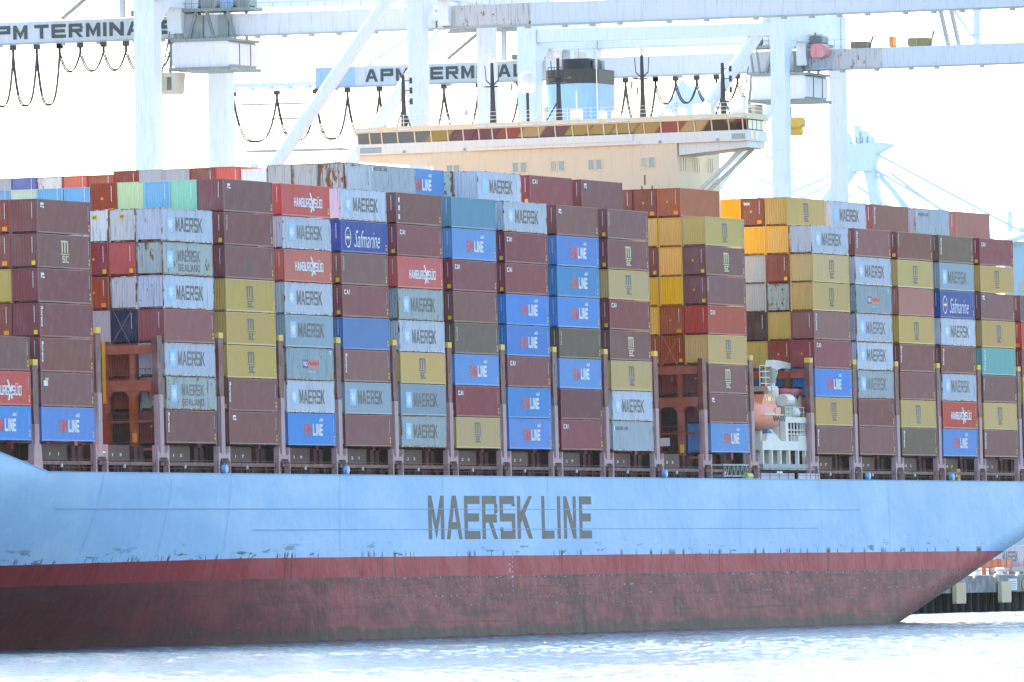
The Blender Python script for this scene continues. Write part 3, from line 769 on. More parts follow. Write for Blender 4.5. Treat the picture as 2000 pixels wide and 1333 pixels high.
def put(k, row, t, typ, low=False, door=False, extra=(), z=None, ncheck=None):
    global n_box
    nm, col, rust, words = TY[typ]
    H = 2.565 if low else CH
    m = paint('paint_'+nm, col, .42, rust, .09 if rust < .2 else .30, .10)
    o = bpy.data.objects.new('shipping_container', ME_BODY[(H, door)])
    C.objects.link(o)
    jx, jy = random.uniform(-.09, .09), random.uniform(-.02, .02)
    o.matrix_world = M_SHIP @ Matrix.Translation((BX[k]+jx, row*ROWP+jy, Z0+(t-1)*PITCHZ if z is None else z))
    o.material_slots[0].link = 'OBJECT'; o.material_slots[0].material = m
    f = link('frame', ME_FRAME[H], o); f.material_slots[0].link = 'OBJECT'
    f.material_slots[0].material = paint('paint_'+nm+'_rail', col, .46, min(1, rust+.42), .3) if rust > .18 else m
    tier = 'bottom tier' if t == 1 else ORD[t]+' tier'
    if row == 0:
        lab = '%s, %s, %s' % (words, tier, STACK[k])
        dl, sb = decals_for(typ)
        objs = {}
        for name, me in dl:
            if name not in objs: objs[name] = link(name, me, o)
        for pn, name, me in sb: link(name, me, objs[pn])
        seen = set()
        if len(dl) > len(objs):
            done = {ob.data for ob in objs.values()}
            for name, me in dl:
                if me not in done: link(name, me, o)
        jx2, jz2, old = random.uniform(-.22, .22), random.uniform(-.09, .09), random.random()
        for ch in o.children:
            if ch.name.split('.')[0] in ('lettering', 'emblem', 'emblem_bar'):
                ch.location = (jx2, 0, jz2)
                if ch.data.materials[0] == m_dark and old < .2: ch.material_slots[0].link = 'OBJECT'; ch.material_slots[0].material = m_ghost
                if ch.data.materials[0] == m_star and old > .6: ch.material_slots[0].link = 'OBJECT'; ch.material_slots[0].material = m_star2
        if typ[0] in 'BCPSOA' or typ in ('MS', 'HS', 'WR'):
            link('sticker', ME_STK, o)
            if random.random() < .7: link('marking', ME_IDN, o)
    else:
        lab = '%s, %s, %s row inward, %s' % (words.split(' with')[0], tier, ORD[row], STACK[k])
        if ncheck:
            dl, sb = decals_for(typ); objs = {}
            for name, me in dl: link(name, me, o)
    dark = typ not in ('MA', 'MG', 'MB', 'SL', 'ML', 'GW', 'GB', 'RU', 'WH', 'GY', 'PK', 'TG', 'MS', 'YL', 'YO')
    if 'nomark' not in extra:
        if dark: link('marking', ME_MARK, o)
        r_ = random.random()
        if typ in ('BM', 'CA', 'BV', 'BF', 'RB', 'BR', 'DR', 'OR', 'TX', 'RD'):
            link('placard', ME_SQO if typ in ('OR', 'RD', 'TX', 'RB') and r_ < .6 else ME_SQ, o)
            if r_ < .6: link('placard', ME_DIA, o)
    if 'tex' in extra: link('lettering', tex_me, o)
    if 'k5' in extra:
        s5 = link('placard', k5, o); link('number', k5t, s5)
    tag(o, lab, 'container', GROUP)
    n_box += 1
    return o
ROW0 = {
 0: 'SM HS BR', 1: 'SM BS BF BF BT BM BT', 3: 'BF SL MA BP MA SL MA', 4: 'BT BF MS MS MS BG BV BT',
 5: 'SM MA PO MB MA HS MA HS', 6: 'BR MB PF BL CA BV SF MA', 7: 'MG MB MS MA MG HS CA BD', 8: 'MS CA SM OV BR CA SM TE',
 9: 'SM SM CA SM SM CA CA MA', 10: 'CA WR SM OV SM ST SM BT', 11: 'ML MA MS BM CA MS BM BV', 13: 'SM BT BM MS CR BV BM MS',
 14: 'BF MS SM CA PF MS MS MA', 15: 'BR BR MG MA MA PO MA PF', 16: 'OF MS BP BF MS SA MS BV', 17: 'SM HS MA BF MA SF MB OF',
 18: 'BF MS BV AQ MS BT MS CA', 19: 'BF OF YO DR RD PU'}
for k, s in ROW0.items():
    for t, typ in enumerate(s.split(), 1): put(k, 0, t, typ)
# inner rows that show over, or between, the outer stacks
for t, typ in zip(range(3, 8), 'BR RB YO RB RB'.split()): put(1, 1, t, typ)
for t, typ in zip(range(1, 8), 'DB RB RB NV GW RD GW'.split()): put(3, 1, t, typ, extra=('k5',) if t == 7 else ())
for t, typ in zip(range(1, 8), 'RB DB OR PK OR DR GW'.split()): put(3, 2, t, typ, extra=('k5',) if t == 7 else ())
for t, typ in zip(range(4, 8), 'GY RB RD GW'.split()): put(3, 3, t, typ)
for row, typ in zip(range(1, 10), 'MT LB LG RB LB LB PG LB GY'.split()): put(4, row, 8, typ, low=row >= 5)
for row, typ in zip(range(1, 16), 'ML RU GB GB WH RD RB GY GY RB OR RD GW BU GY'.split()):
    put(7, row, 9, typ, low=row in (1, 5, 11, 12, 13, 14, 15), ncheck=row == 1, door=typ in ('WH',))
put(8, 2, 9, 'SM', ncheck=1)
put(9, 1, 9, 'MA', ncheck=1); put(9, 2, 9, 'TG'); put(9, 3, 9, 'TG')
put(10, 1, 9, 'CA', ncheck=1); put(10, 2, 9, 'RB'); put(11, 1, 9, 'BT', ncheck=1); put(11, 2, 9, 'RB')
for t, typ in zip(range(1, 10), 'DB DB RB OR OR YL YL YL OR'.split()): put(13, 1, t, typ)
for t, typ in zip(range(1, 10), 'RB DB RB OR YL YL RB YL RB'.split()): put(13, 2, t, typ)
for t, typ in zip(range(5, 10), 'YL YL RB YL RB'.split()): put(13, 3, t, typ)
for t, typ in zip(range(1, 10), 'RB BL BL RB YO TG RB YL MS'.split()): put(14, 1, t, typ, ncheck=t == 9)
for t, typ in zip(range(3, 10), 'BL YO DB GY GY YL TX'.split()): put(14, 2, t, typ, extra=('tex',) if t == 9 else ())
put(14, 3, 9, 'YL'); put(14, 3, 8, 'YL')
put(15, 1, 9, 'MA', ncheck=1); put(16, 1, 9, 'PF', ncheck=1); put(17, 1, 9, 'ML', ncheck=1); put(18, 1, 9, 'SA', ncheck=1)
# the unseen bulk of the cargo behind the outer rows
bulk = MB()
for k in BX:
    ra = {3: 4, 13: 3, 14: 3, 1: 2, 0: 1, 2: 6, 12: 5}.get(k, 1)
    for row in range(ra, 17):
        nt = {0: 3, 1: 6, 2: 6, 3: 6, 4: 7 if row < 10 else 6, 5: 7, 6: 7, 19: 6}.get(k, 8)
        for t in range(1, nt+1):
            bulk.cur = random.choice((0, 1, 2, 3, 1, 3, 2, 0)) if k in (11, 12, 13) else random.choice((0, 0, 0, 1, 2, 3, 4, 5))
            bulk.box(BX[k]+.05, BX[k]+LEN-.05, row*ROWP+.03, row*ROWP+2.4, Z0+(t-1)*PITCHZ+.03, Z0+t*PITCHZ-.06)
bo = bulk.build('container_bulk', [paint('paint_'+TY[q][0], TY[q][1]) for q in ('BR', 'MS', 'OR', 'YO', 'GY', 'SM')], None)
bo.matrix_world = M_SHIP
tag(bo, 'inner rows of stacked containers behind the outermost stacks', None, None, 'stuff')
#@@PART2@@
# ================================================================ SUPERSTRUCTURE (parts of the ship)
def px2y(x): return 41.39-(x-695)*41.33/764.0
HX0, HX1, HY0, HY1 = 193.0, 206.6, 7.5, 33.3
s = MB(); s.box(HX0, HX1, HY0, HY1, 14.56, 48.55)
house = s.build('deckhouse', m_cream, ship)
def window(x, y, z, w, h, parent, glass, nrm='front', d=.06):
    """framed window: frame proud of the wall, pane recessed in it"""
    f = MB(); g = MB()
    if nrm == 'front':
        for a, b, c, e in ((y-w/2-.07, y-w/2, z-.07, z+h+.07), (y+w/2, y+w/2+.07, z-.07, z+h+.07), (y-w/2, y+w/2, z+h, z+h+.07), (y-w/2, y+w/2, z-.07, z)): f.box(x-d, x+.01, a, b, c, e)
        g.box(x-.02, x+.012, y-w/2+.002, y+w/2-.002, z+.002, z+h-.002)
    else:
        for a, b, c, e in ((x-w/2-.07, x-w/2, z-.07, z+h+.07), (x+w/2, x+w/2+.07, z-.07, z+h+.07), (x-w/2, x+w/2, z+h, z+h+.07), (x-w/2, x+w/2, z-.07, z)): f.box(a, b, y-d, y+.01, c, e)
        g.box(x-w/2+.002, x+w/2-.002, y-.02, y+.012, z+.002, z+h-.002)
    fo = f.build('window', m_cream, parent)
    g.build('pane', glass, fo)
    return fo
for px, gl in ((878,1),(892,1),(1007,1),(1023,1),(1082,0),(1097,1),(1155,1),(1170,1),(1258,0),(1273,1)):
    window(HX0, px2y(px), 46.25, .56, .95, house, m_glass2 if gl else m_glass)
for X in (194.6, 195.3, 198.3, 199.0, 199.7, 203.2, 204.0):
    window(X, HY0, 45.9 if X < 203 else 46.0, .42, 1.3, house, m_glass, 'side')
for (px, z) in ((1258, 45.5), (1252, 44.4), (1272, 44.4)):   # rust runs under scuppers
    s = MB(); y = px2y(px); s.box(HX0-.008, HX0+.01, y-.10, y+.10, z-1.0, z); s.build('rust_run', plain('rust_run', (0.42, 0.19, 0.07), .8, noise=(3, .3)), house)
# bridge deck with wings
s = MB()
s.prism([(0.0, 48.55), (0.0, 49.62), (41.35, 49.62), (41.35, 48.55)], 0, 192.9, 199.2)
brd = s.build('bridge_deck', m_creamw, ship)
s = MB()
s.prism([(7.4, 47.35), (7.4, 48.547), (.15, 48.547), (.15, 47.9)], 0, 193.3, 198.8)
s.build('wing_girder', m_creamw, brd)
s = MB(); s.prism([(33.4, 47.2), (33.4, 48.547), (41.2, 48.547), (41.2, 47.9)], 0, 193.3, 198.8)
s.build('wing_girder', m_cream, brd)
s = MB(); s.box(192.62, 192.897, 12.0, 28.4, 48.9, 49.6); s.box(192.7, 192.9, 11.4, 28.9, 48.56, 48.9); s.build('breastwork', m_creamw, brd)
for j in range(21):
    s = MB(); y = 8.6+j*1.2; s.prism([(192.92, 48.547), (192.995, 48.547), (192.995, 48.15)], 1, y, y+.10); s.build('knee', m_cream, brd)
for (a, b) in (((195.0, 1.2, 47.9), (195.4, 7.45, 42.6)), ((198.2, 1.2, 47.9), (198.0, 7.45, 42.6))):
    s = MB(); s.tube([a, b], .22, 8); s.build('strut', m_creamw, brd)
s = MB(); s.bar((195.2, 5.0, 44.7), (198.1, 5.0, 44.7), .16); s.build('strut', m_creamw, brd)
# wheelhouse: leaning panes between mullions, roof above
wh = MB(); wh.box(193.7, 199.0, .35, 41.0, 49.623, 50.72)
whouse = wh.build('wheelhouse', plain('wheelhouse_inside', (0.10, 0.085, 0.07), .7), ship)
s = MB(); s.box(192.55, 199.35, -.05, 41.5, 50.723, 51.27); roof = s.build('roof', m_cream, whouse)
edges = [695, 699, 723, 747, 778, 812, 844, 877, 907, 938, 964, 992, 1022, 1055, 1087, 1121, 1151, 1182, 1207, 1231, 1260, 1293, 1326, 1358, 1391, 1424, 1451, 1459]
for a, b in zip(edges[1:-1], edges[2:]):
    ya, yb = px2y(a), px2y(b)
    gp = MB()
    gp.add([(193.02, ya-.05, 49.64), (193.02, yb+.05, 49.64), (192.78, yb+.05, 50.71), (192.78, ya-.05, 50.71), (193.10, ya-.05, 49.64), (193.10, yb+.05, 49.64), (192.86, yb+.05, 50.71), (192.86, ya-.05, 50.71)],
           [(0,1,2,3),(7,6,5,4),(0,4,5,1),(3,2,6,7),(0,3,7,4),(1,5,6,2)])
    gp.build('pane', m_glass, whouse)
for i, a in enumerate(edges[1:-1]):
    w_ = .17 if a in (747, 812, 877, 938, 964, 1022, 1121, 1182, 1231, 1293, 1358, 1424) else .07
    y = px2y(a); gp = MB(); gp.bar((192.98, y, 49.63), (192.74, y, 50.72), w_, .12, up=(0, 1, 0)); gp.build('mullion', m_cream, whouse)
for (a, b) in ((698,742),(780,806),(932,955),(963,1017),(1024,1049),(1055,1082),(1088,1115),(1121,1176),(1188,1232),(1361,1388),(1426,1469-12)):
    s = MB(); s.box(192.40, 192.545, px2y(b), px2y(a), 50.86, 51.02); s.build('sun_visor', m_white, whouse)
for X in (194.0, 195.4, 196.8, 198.2):          # port end of the wing
    gp = MB(); gp.box(X, X+1.2, .28, .345, 49.75, 50.65); gp.build('pane', m_glass2, whouse)
for X in (193.6, 195.2):
    gp = MB(); gp.box(X, X+1.0, -.03, .02, 48.75, 49.45); gp.build('pane', m_glass2, brd)
for (a, b) in ((1429, 1452), (1453, 1472), (703, 745)):
    gp = MB(); gp.box(192.87, 192.92, max(.3, px2y(b)), px2y(a), 48.72, 49.28); gp.build('pane', m_glass2, brd)
for px in (790, 909, 1020, 1113, 1229, 1290, 1402):
    s = MB(); y = px2y(px); s.lathe([(.02, 0), (.14, .02), (.16, .22), (.02, .26)], 0, 0, 8)
    s.v = [(192.75+v[2], y+v[0], 48.75+v[1]) for v in s.v]; s.build('floodlight', m_grey, brd)
# wheelhouse top: rail, masts, radar, domes
s = MB()
for i in range(34):
    y = .3+i*1.24; s.box(193.0, 193.05, y, y+.05, 51.27, 52.4)
for zz in (51.65, 52.02, 52.4): s.bar((193.02, .3, zz), (193.02, 41.3, zz), .045); s.bar((193.02, .3, zz), (199.2, .3, zz), .045)
s.build('roof_rail', m_creamw, roof)
def mast(y, zt, X=196.0, kind=0):
    s = MB(); s.tube([(X, y, 51.2), (X, y, 53.2), (X, y, zt)], .38, 8, .16)
    m_ = s.build('mast', m_black, ship)
    if kind in (1, 2):
        s = MB()
        for sg in (-1, 1): s.bar((X, y, zt-2.3), (X, y+sg*.65, zt-1.7), .10); s.bar((X, y+sg*.65, zt-1.7), (X, y+sg*.75, zt-.2), .07)
        s.box(X-.5, X+.5, y-.7, y+.7, zt-2.4, zt-2.3); s.build('yoke', m_black, m_)
        s = MB(); s.lathe([(.05, zt), (.3, zt+.1), (.34, zt+.45), (.1, zt+.75)], X, y, 10); s.build('scanner_base', m_creamw, m_)
        s = MB(); s.box(X-.08, X+.08, y-.55, y+.55, zt+.76, zt+.95); s.build('radar_arm', m_creamw, m_)
    if kind == 2:
        s = MB(); s.box(X-.6, X+.6, y-1.2, y+.9, zt-2.0, zt-1.85)
        for q in (-1.2, -.5, .2, .85): s.box(X-.55, X-.5, y+q, y+q+.05, zt-1.85, zt-.9)
        s.bar((X-.52, y-1.2, zt-.9), (X-.52, y+.9, zt-.9), .06); s.bar((X, y, 53.5), (X, y+1.4, 51.3), .12); s.build('mast_platform', m_black, m_)
    if kind == 3:
        s = MB()
        for q in (.6, 1.6, 2.7): s.bar((X, y, zt-q), (X, y-.75, zt-q), .07); s.box(X-.1, X+.1, y-.95, y-.7, zt-q-.3, zt-q+.3)
        s.bar((X, y+.05, 53.4), (X, y+.8, 51.3), .12); s.bar((X, y, 53.4), (X, y-.7, 51.3), .12); s.build('lamp_bracket', m_black, m_)
    return m_
mast(37.3, 56.6, kind=3); mast(27.8, 57.4, kind=1); mast(20.8, 57.6, kind=2); mast(11.95, 57.6, kind=1); mast(3.5, 56.5, kind=3)
s = MB(); s.tube([(196, 24.1, 51.2), (196, 24.1, 54.3)], .16, 8); s.build('mast', m_black, ship)
s = MB(); s.lathe([(.5, 54.3), (.85, 54.55), (.85, 55.5), (.62, 56.2), (.2, 56.45)], 196, 24.1, 14); s.build('satellite_dome', m_white, ship, True)
for y, zt in ((16.4, 57.7), (18.6, 54.3), (33.5, 55.0)):
    s = MB(); s.tube([(195, y, 51.2), (195, y, zt)], .05, 5); s.build('whip_antenna', m_creamw, ship)
for (y, z, c) in ((13.3, 55.2, (0.75, 0.04, 0.04)), (12.7, 54.6, (0.12, 0.25, 0.45)), (26.0, 55.5, (0.7, 0.05, 0.05))):
    s = MB(); s.prism([(y, z), (y-.22, z-.3), (y-.12, z-.9), (y-.3, z-1.5), (y+.05, z-.8)], 0, 196.5, 196.53); s.build('flag', plain('flag_%.1f' % y, c, .7), ship)
for (y, w_, h_) in ((18.8, 1.0, 1.1), (16.0, .5, .9), (14.6, .7, .8), (5.6, 1.6, 1.2), (1.6, 1.4, 1.6), (9.2, .5, .8), (7.6, .5, .9)):
    s = MB(); s.box(195.0, 196.0, y-w_/2, y+w_/2, 51.27, 51.27+h_); s.box(194.96, 195, y-w_/2+.08, y+w_/2-.08, 51.4, 51.27+h_-.1); s.build('deck_locker', m_creamw, roof)
for y in (30.5, 22.0, 8.3):
    s = MB(); s.tube([(195.5, y, 51.27), (195.5, y, 52.2)], .09, 6); s.lathe([(.05, 52.2), (.24, 52.3), (.24, 52.7), (.05, 52.85)], 195.5, y, 8); s.build('searchlight', m_grey, roof)
# funnel
def rrect(x0, x1, y0, y1, r, n=5):
    p = []
    for (cx_, cy_, a0) in ((x1-r, y0+r, -90), (x1-r, y1-r, 0), (x0+r, y1-r, 90), (x0+r, y0+r, 180)):
        for i in range(n+1): a = R(a0+90*i/n); p.append((cx_+r*math.cos(a), cy_+r*math.sin(a)))
    return p
s = MB(); s.prism(rrect(204.2, 212.3, 19.9, 25.4, 1.7), 2, 48.56, 55.45)
fun = s.build('funnel', m_blueb, ship, False)
s = MB(); s.prism(rrect(204.16, 212.34, 19.86, 25.44, 1.7), 2, 55.453, 56.9); s.build('funnel_band', m_black, fun)
s = MB(); s.prism(rrect(206.2, 211.2, 21.2, 24.2, 1.0), 2, 56.903, 58.05); s.build('funnel_top', m_black, fun)
for (x, y) in ((208, 20.9), (209.5, 20.7)):
    s = MB(); s.tube([(x, y, 56.9), (x, y, 57.9)], .28, 8); s.build('exhaust_pipe', m_grey, fun)
# ---------------------------------------------------------------- port side deck by the deckhouse: davit frame, crane, winches
Yp = .6
s = MB(); s.box(195.6, 213.2, .15, 3.2, 15.85, 16.45); s.build('deck_box', m_grey, ship)
for (a, b) in ((194.3, 205.2), (206.6, 213.6)):
    s = MB(); s.box(a, b, -.02, .1, 14.9, 15.52); s.build('bulwark_panel', m_maroon_pale if False else paint('pale_panel', (0.55, 0.5, 0.54), .5, .1), ship)
base = MB()
base.box(197.0, 213.0, Yp, 3.4, 17.85, 18.75)
for X in (197.0, 199.9, 202.7, 205.6, 208.5, 210.9, 212.65): base.box(X, X+.35, Yp, Yp+.35, 16.45, 17.85)
base.prism([(198.4, 18.75), (203.2, 18.75), (201.4, 19.5), (198.8, 19.5)], 1, Yp+.05, 2.2)
base.box(208.9, 212.4, Yp+.03, 1.8, 18.75, 19.35)
dv = base.build('davit_platform', m_creamw, ship)
s = MB(); s.box(197.2, 212.9, 2.6, 2.8, 16.46, 17.84); s.build('platform_back', paint('reel_tan', (0.42, 0.38, 0.28), .6, .1), dv)  # backing sheet set darker: shade inside the arches put into its colour
fr = MB(); fr.box(204.6, 213.05, Yp, 1.2, 20.62, 21.2); fr.box(204.6, 205.5, Yp, 1.2, 18.75, 20.62); fr.box(212.2, 213.05, Yp, 1.2, 18.75, 20.62)
for X in (206.8, 207.8, 208.9, 209.9, 210.6, 211.3): fr.box(X, X+.14, Yp+.1, Yp+.24, 18.75, 20.62)
for zz in (19.5, 19.9): fr.bar((205.5, Yp+.15, zz), (212.2, Yp+.15, zz), .1)
fr.build('davit_frame', m_creamw, ship)
s = MB(); s.bar((200.2, 1.6, 20.6), (203.0, 1.6, 19.6), .4); s.bar((203.0, 1.6, 19.7), (203.0, 1.6, 18.7), .4); s.box(198.2, 198.9, 1.2, 2.0, 18.7, 20.9); s.build('davit_arm', m_creamw, ship)
cX = 207.6
s = MB(); s.tube([(cX, 3.0, 18.7), (cX, 3.0, 24.2)], .78, 12); s.tube([(cX, 3.0, 24.2), (cX, 3.0, 26.4)], .45, 12)
crn = s.build('provision_crane', m_creamw, ship)
s = MB(); s.prism([(cX-.8, 26.3), (cX-.1, 27.0), (cX+2.0, 26.95), (cX+9.6, 26.45), (cX+9.6, 26.15), (cX+2.5, 26.2), (cX+.4, 25.9)], 1, 2.6, 3.4); s.build('jib', m_creamw, crn)
s = MB(); s.bar((cX+.3, 3.0, 24.4), (cX+2.0, 3.0, 25.9), .25); s.build('jib_strut', m_creamw, crn)
for q in (5.2, 6.8):
    s = MB(); s.box(cX+q, cX+q+.35, 2.8, 3.2, 25.6, 26.2); s.build('jib_block', m_creamw, crn)
for zz in (24.6, 25.2, 25.8, 26.4):
    s = MB(); s.bar((cX-4.8, 2.6, zz), (cX-.7, 2.6, zz), .08); s.build('crane_rail', m_creamw, crn)
for X in (cX-4.8, cX-2.9, cX-1.0):
    s = MB(); s.bar((X, 2.6, 24.2), (X, 2.6, 26.4), .08); s.build('crane_rail', m_creamw, crn)
s = MB(); s.box(cX-1.6, cX-.4, 2.3, 3.4, 24.7, 26.1); s.build('crane_winch', paint('reel_tan', (0.52, 0.47, 0.38), .6, .1), crn)
s = MB(); s.prism([(cX-5.6, 24.3), (cX-2.2, 24.3), (cX-2.2, 24.0), (cX-5.0, 23.8)], 1, 1.6, 3.2); s.build('crane_platform', m_creamw, crn)
s = MB(); s.tube([(205.3, 1.1, 22.9), (207.6, 1.1, 22.9)], .62, 12); s.build('winch_drum', m_creamw, ship)
s = MB(); s.box(205.2, 207.6, .8, 1.8, 21.2, 22.3); s.build('winch_base', paint('reel_tan', (0.52, 0.47, 0.38), .6, .1), ship)
for zc, X, rr in ((22.35, 211.3, 1.05), (22.4, 209.4, .85)):
    s = MB(); s.lathe([(.2, 0), (rr, .05), (rr, .12), (rr*.75, .15), (rr*.75, 1.1), (rr, 1.13), (rr, 1.2), (.2, 1.25)], 0, 0, 18)
    s.v = [(X+v[0], 1.0+v[2], zc+v[1]) for v in s.v]; s.build('hose_reel', paint('reel_tan', (0.52, 0.47, 0.38), .6, .1), ship)
s = MB(); s.lathe([(.05, 21.2), (.6, 21.3), (.65, 21.7), (.42, 22.1), (.05, 22.2)], 208.4, .9, 12); s.build('vent_dome', m_creamw, ship, True)
s = MB()
for X in (205, 206.5, 208, 209.5, 211, 212.8): s.box(X, X+.06, .7, .76, 21.2, 22.2)
for zz in (21.7, 22.2): s.bar((205, .73, zz), (212.8, .73, zz), .05)
s.build('platform_rail', m_creamw, ship)['kind'] = 'stuff'
s = MB(); s.tube([(199.0, 1.0, 19.9), (200.3, 1.0, 19.6), (201.4, 1.0, 18.9)], .32, 8); s.build('blue_hose', plain('hose_blue', (0.08, 0.3, 0.6), .5), ship)
# gangway truss below the stack ahead of the lifeboat
s = MB()
for zz in (15.2, 16.3): s.bar((182.5, .1, zz), (190.6, .1, zz), .14); s.bar((182.5, 1.2, zz), (190.6, 1.2, zz), .14)
for i in range(7):
    X = 182.5+i*1.35; s.bar((X, .1, 15.2), (X+.67, .1, 16.3), .1); s.bar((X+.67, .1, 16.3), (X+1.35 if i < 6 else X, .1, 15.2), .1)
s.build('gangway', plain('gangway_alu', (0.30, 0.35, 0.34), .5, .3), ship)
s = MB(); s.tube([(189.8, .2, 15.15), (191.4, .2, 15.15)], .42, 8); s.build('bollard', plain('lime_paint', (0.62, 0.68, 0.15), .6), ship)
s = MB(); s.box(193.4, 212.6, 4.2, 7.3, 14.56, 18.2); s.box(206.7, 212.4, 4.4, 7.3, 18.2, 24.0); s.build('added_backing', paint('backing_dark_green', (0.05, 0.07, 0.055), .6, .1), ship)  # added dark block, closes off the bright view behind the davits

# ================================================================ LIFEBOATS, RINGS
def boat_mesh(L, W, H, closed=True, n=14):
    mb = MB(); m = 10; rings = []
    for i in range(n+1):
        t = i/n; e = max(.06, math.sin(math.pi*min(.999, max(.001, t)))**.45)
        ring = []
        for j in range(m):
            a = 2*math.pi*j/m-math.pi/2
            yy = math.cos(a)*W/2*e
            zz = math.sin(a)
            zz = zz*H*.42*(e**.6) if zz < 0 else zz*(H*.58 if closed else H*.12)*(e**.5)
            ring.append((t*L, yy, zz+H*.42))
        rings.append(ring)
    vs = [p for r in rings for p in r]; fs = []
    for i in range(n):
        for j in range(m): fs.append((i*m+j, (i+1)*m+j, (i+1)*m+(j+1)%m, i*m+(j+1)%m))
    fs.append(tuple(range(m))); fs.append(tuple(n*m+j for j in reversed(range(m))))
    return mb.add(vs, fs)
lbM = M_SHIP @ Matrix.Translation((193.9, 1.3, 19.75))
lbt = empty('lifeboat', 'orange enclosed lifeboat hanging in cream davits on the ship side', 'lifeboat', None, lbM)
s = boat_mesh(9.6, 2.8, 3.0); s.build('hull', m_life, lbt, True)
s = MB(); s.prism([(2.8, 2.5), (8.0, 2.3), (6.6, 3.65), (4.0, 3.65)], 1, -.75, .75); s.build('conning_tower', m_life, lbt)
s = MB(); s.box(4.9, 5.9, -.78, -.755, 3.0, 3.4); s.build('window', m_glass2, lbt)
s = MB()
for i in range(7): s.bar((4.6+i*.62, -1.42+.02*i, 1.5), (4.9+i*.62, -1.40+.02*i, .95), .045); s.bar((4.9+i*.62, -1.40+.02*i, .95), (5.2+i*.62, -1.42+.02*i, 1.5), .045)
s.build('grab_line', m_black, lbt)['kind'] = 'stuff'
for X in (4.3, 6.3, 7.0):
    s = MB(); s.box(X, X+.32, -.78, -.755, 3.0, 3.3); s.build('port_light', m_glass, lbt)
for X in (1.2, 8.6):
    s = MB(); s.bar((X, 0, 2.3), (X, 0, 3.1), .16); s.tube([(X, 0, 3.0), (X, 0, 5.2)], .05, 5); s.build('fall_hook', m_grey, lbt)
s = MB(); s.box(5.6, 7.2, -1.36, -1.28, 1.75, 2.35); s.build('side_hatch', m_life, lbt)
s = MB(); s.box(1.6, 8.0, -1.46, -1.38, 1.55, 1.64); s.build('fender_strake', m_creamw, lbt)
rbM = M_SHIP @ Matrix.Translation((208.4, 2.2, 23.0))
rb = empty('rescue_boat', 'small red open rescue boat hung under the cream deck crane', 'boat', None, rbM)
s = boat_mesh(6.6, 2.0, 2.3, False); s.build('hull', paint('rescue_red', (0.55, 0.10, 0.09), .45, .03), rb, True)
s = MB(); s.box(1.0, 6.2, -.8, .8, 1.2, 1.32); s.bar((3.6, 0, 1.3), (3.6, 0, 3.0), .06); s.bar((1.2, 0, 1.3), (3.6, 0, 3.0), .05); s.bar((6.2, 0, 1.3), (3.6, 0, 3.0), .05); s.build('sling', m_black, rb)
s = MB(); s.box(6.0, 7.6, -.6, .7, .2, 1.0); s.build('cradle', paint('cradle_tan', (0.45, 0.30, 0.14), .6, .2), rb)
def torus(Rm, rm, n=16, m=6):
    mb = MB(); vs = []; fs = []
    for i in range(n):
        a = 2*math.pi*i/n
        for j in range(m):
            b = 2*math.pi*j/m; vs.append(((Rm+rm*math.cos(b))*math.cos(a), rm*math.sin(b), (Rm+rm*math.cos(b))*math.sin(a)))
    for i in range(n):
        for j in range(m): fs.append((i*m+j, ((i+1)%n)*m+j, ((i+1)%n)*m+(j+1)%m, i*m+(j+1)%m))
    return mb.add(vs, fs)
me_ring = torus(.34, .09).mesh('life_ring', plain('ring_orange', (0.75, 0.22, 0.16), .5))
for (X, z, lab) in ((60.6, 15.45, 'lower orange life ring in the dark deck recess below the stacked containers'), ):
    o = link('life_ring', me_ring); o.matrix_world = M_SHIP @ Matrix.Translation((X+3.0, 2.55, z)); tag(o, lab, 'life ring', 'life rings by the deck rail')
o = link('life_ring', me_ring); o.matrix_world = M_SHIP @ Matrix.Translation((66.2, 2.55, 15.9)); tag(o, 'higher orange life ring in the dark deck recess below the stacked containers', 'life ring', 'life rings by the deck rail')
# pale blue oval drums hung on the rail
ov = MB()
prof = []
for i in range(16):
    a = 2*math.pi*i/16; prof.append((.40*math.cos(a), .34+.36*math.sin(a)))
ov.prism(prof, 1, -.18, .18)
me_ov = ov.mesh('rope_drum', plain('drum_blue', (0.25, 0.52, 0.85), .45))
iv = MB(); iv.prism([(.17*math.cos(2*math.pi*i/12), .34+.16*math.sin(2*math.pi*i/12)) for i in range(12)], 1, -.22, -.181)
me_iv = iv.mesh('drum_centre', m_white)
for X, where in ((42.2, 'just aft of the forward empty bay'), (73.1, 'three stacks aft of the empty bay'), (163.2, 'beside the aft empty bay'), (228.9, 'two stacks aft of the lifeboat'), (258.2, 'four stacks aft of the lifeboat')):
    o = link('rope_drum', me_ov); o.matrix_world = M_SHIP @ Matrix.Translation((X, -.32, ZT+.12)); link('drum_centre', me_iv, o)
    tag(o, 'pale blue oval drum hanging on the deck rail '+where, 'drum', 'oval drums on the deck rail')
s = MB(); s.box(262.0, 263.2, .3, 1.3, 14.6, 16.2); s.box(262.1, 263.1, .25, .3, 14.8, 16.0); s.build('yellow_locker', plain('locker_yellow', (0.5, 0.42, 0.04), .6), ship)

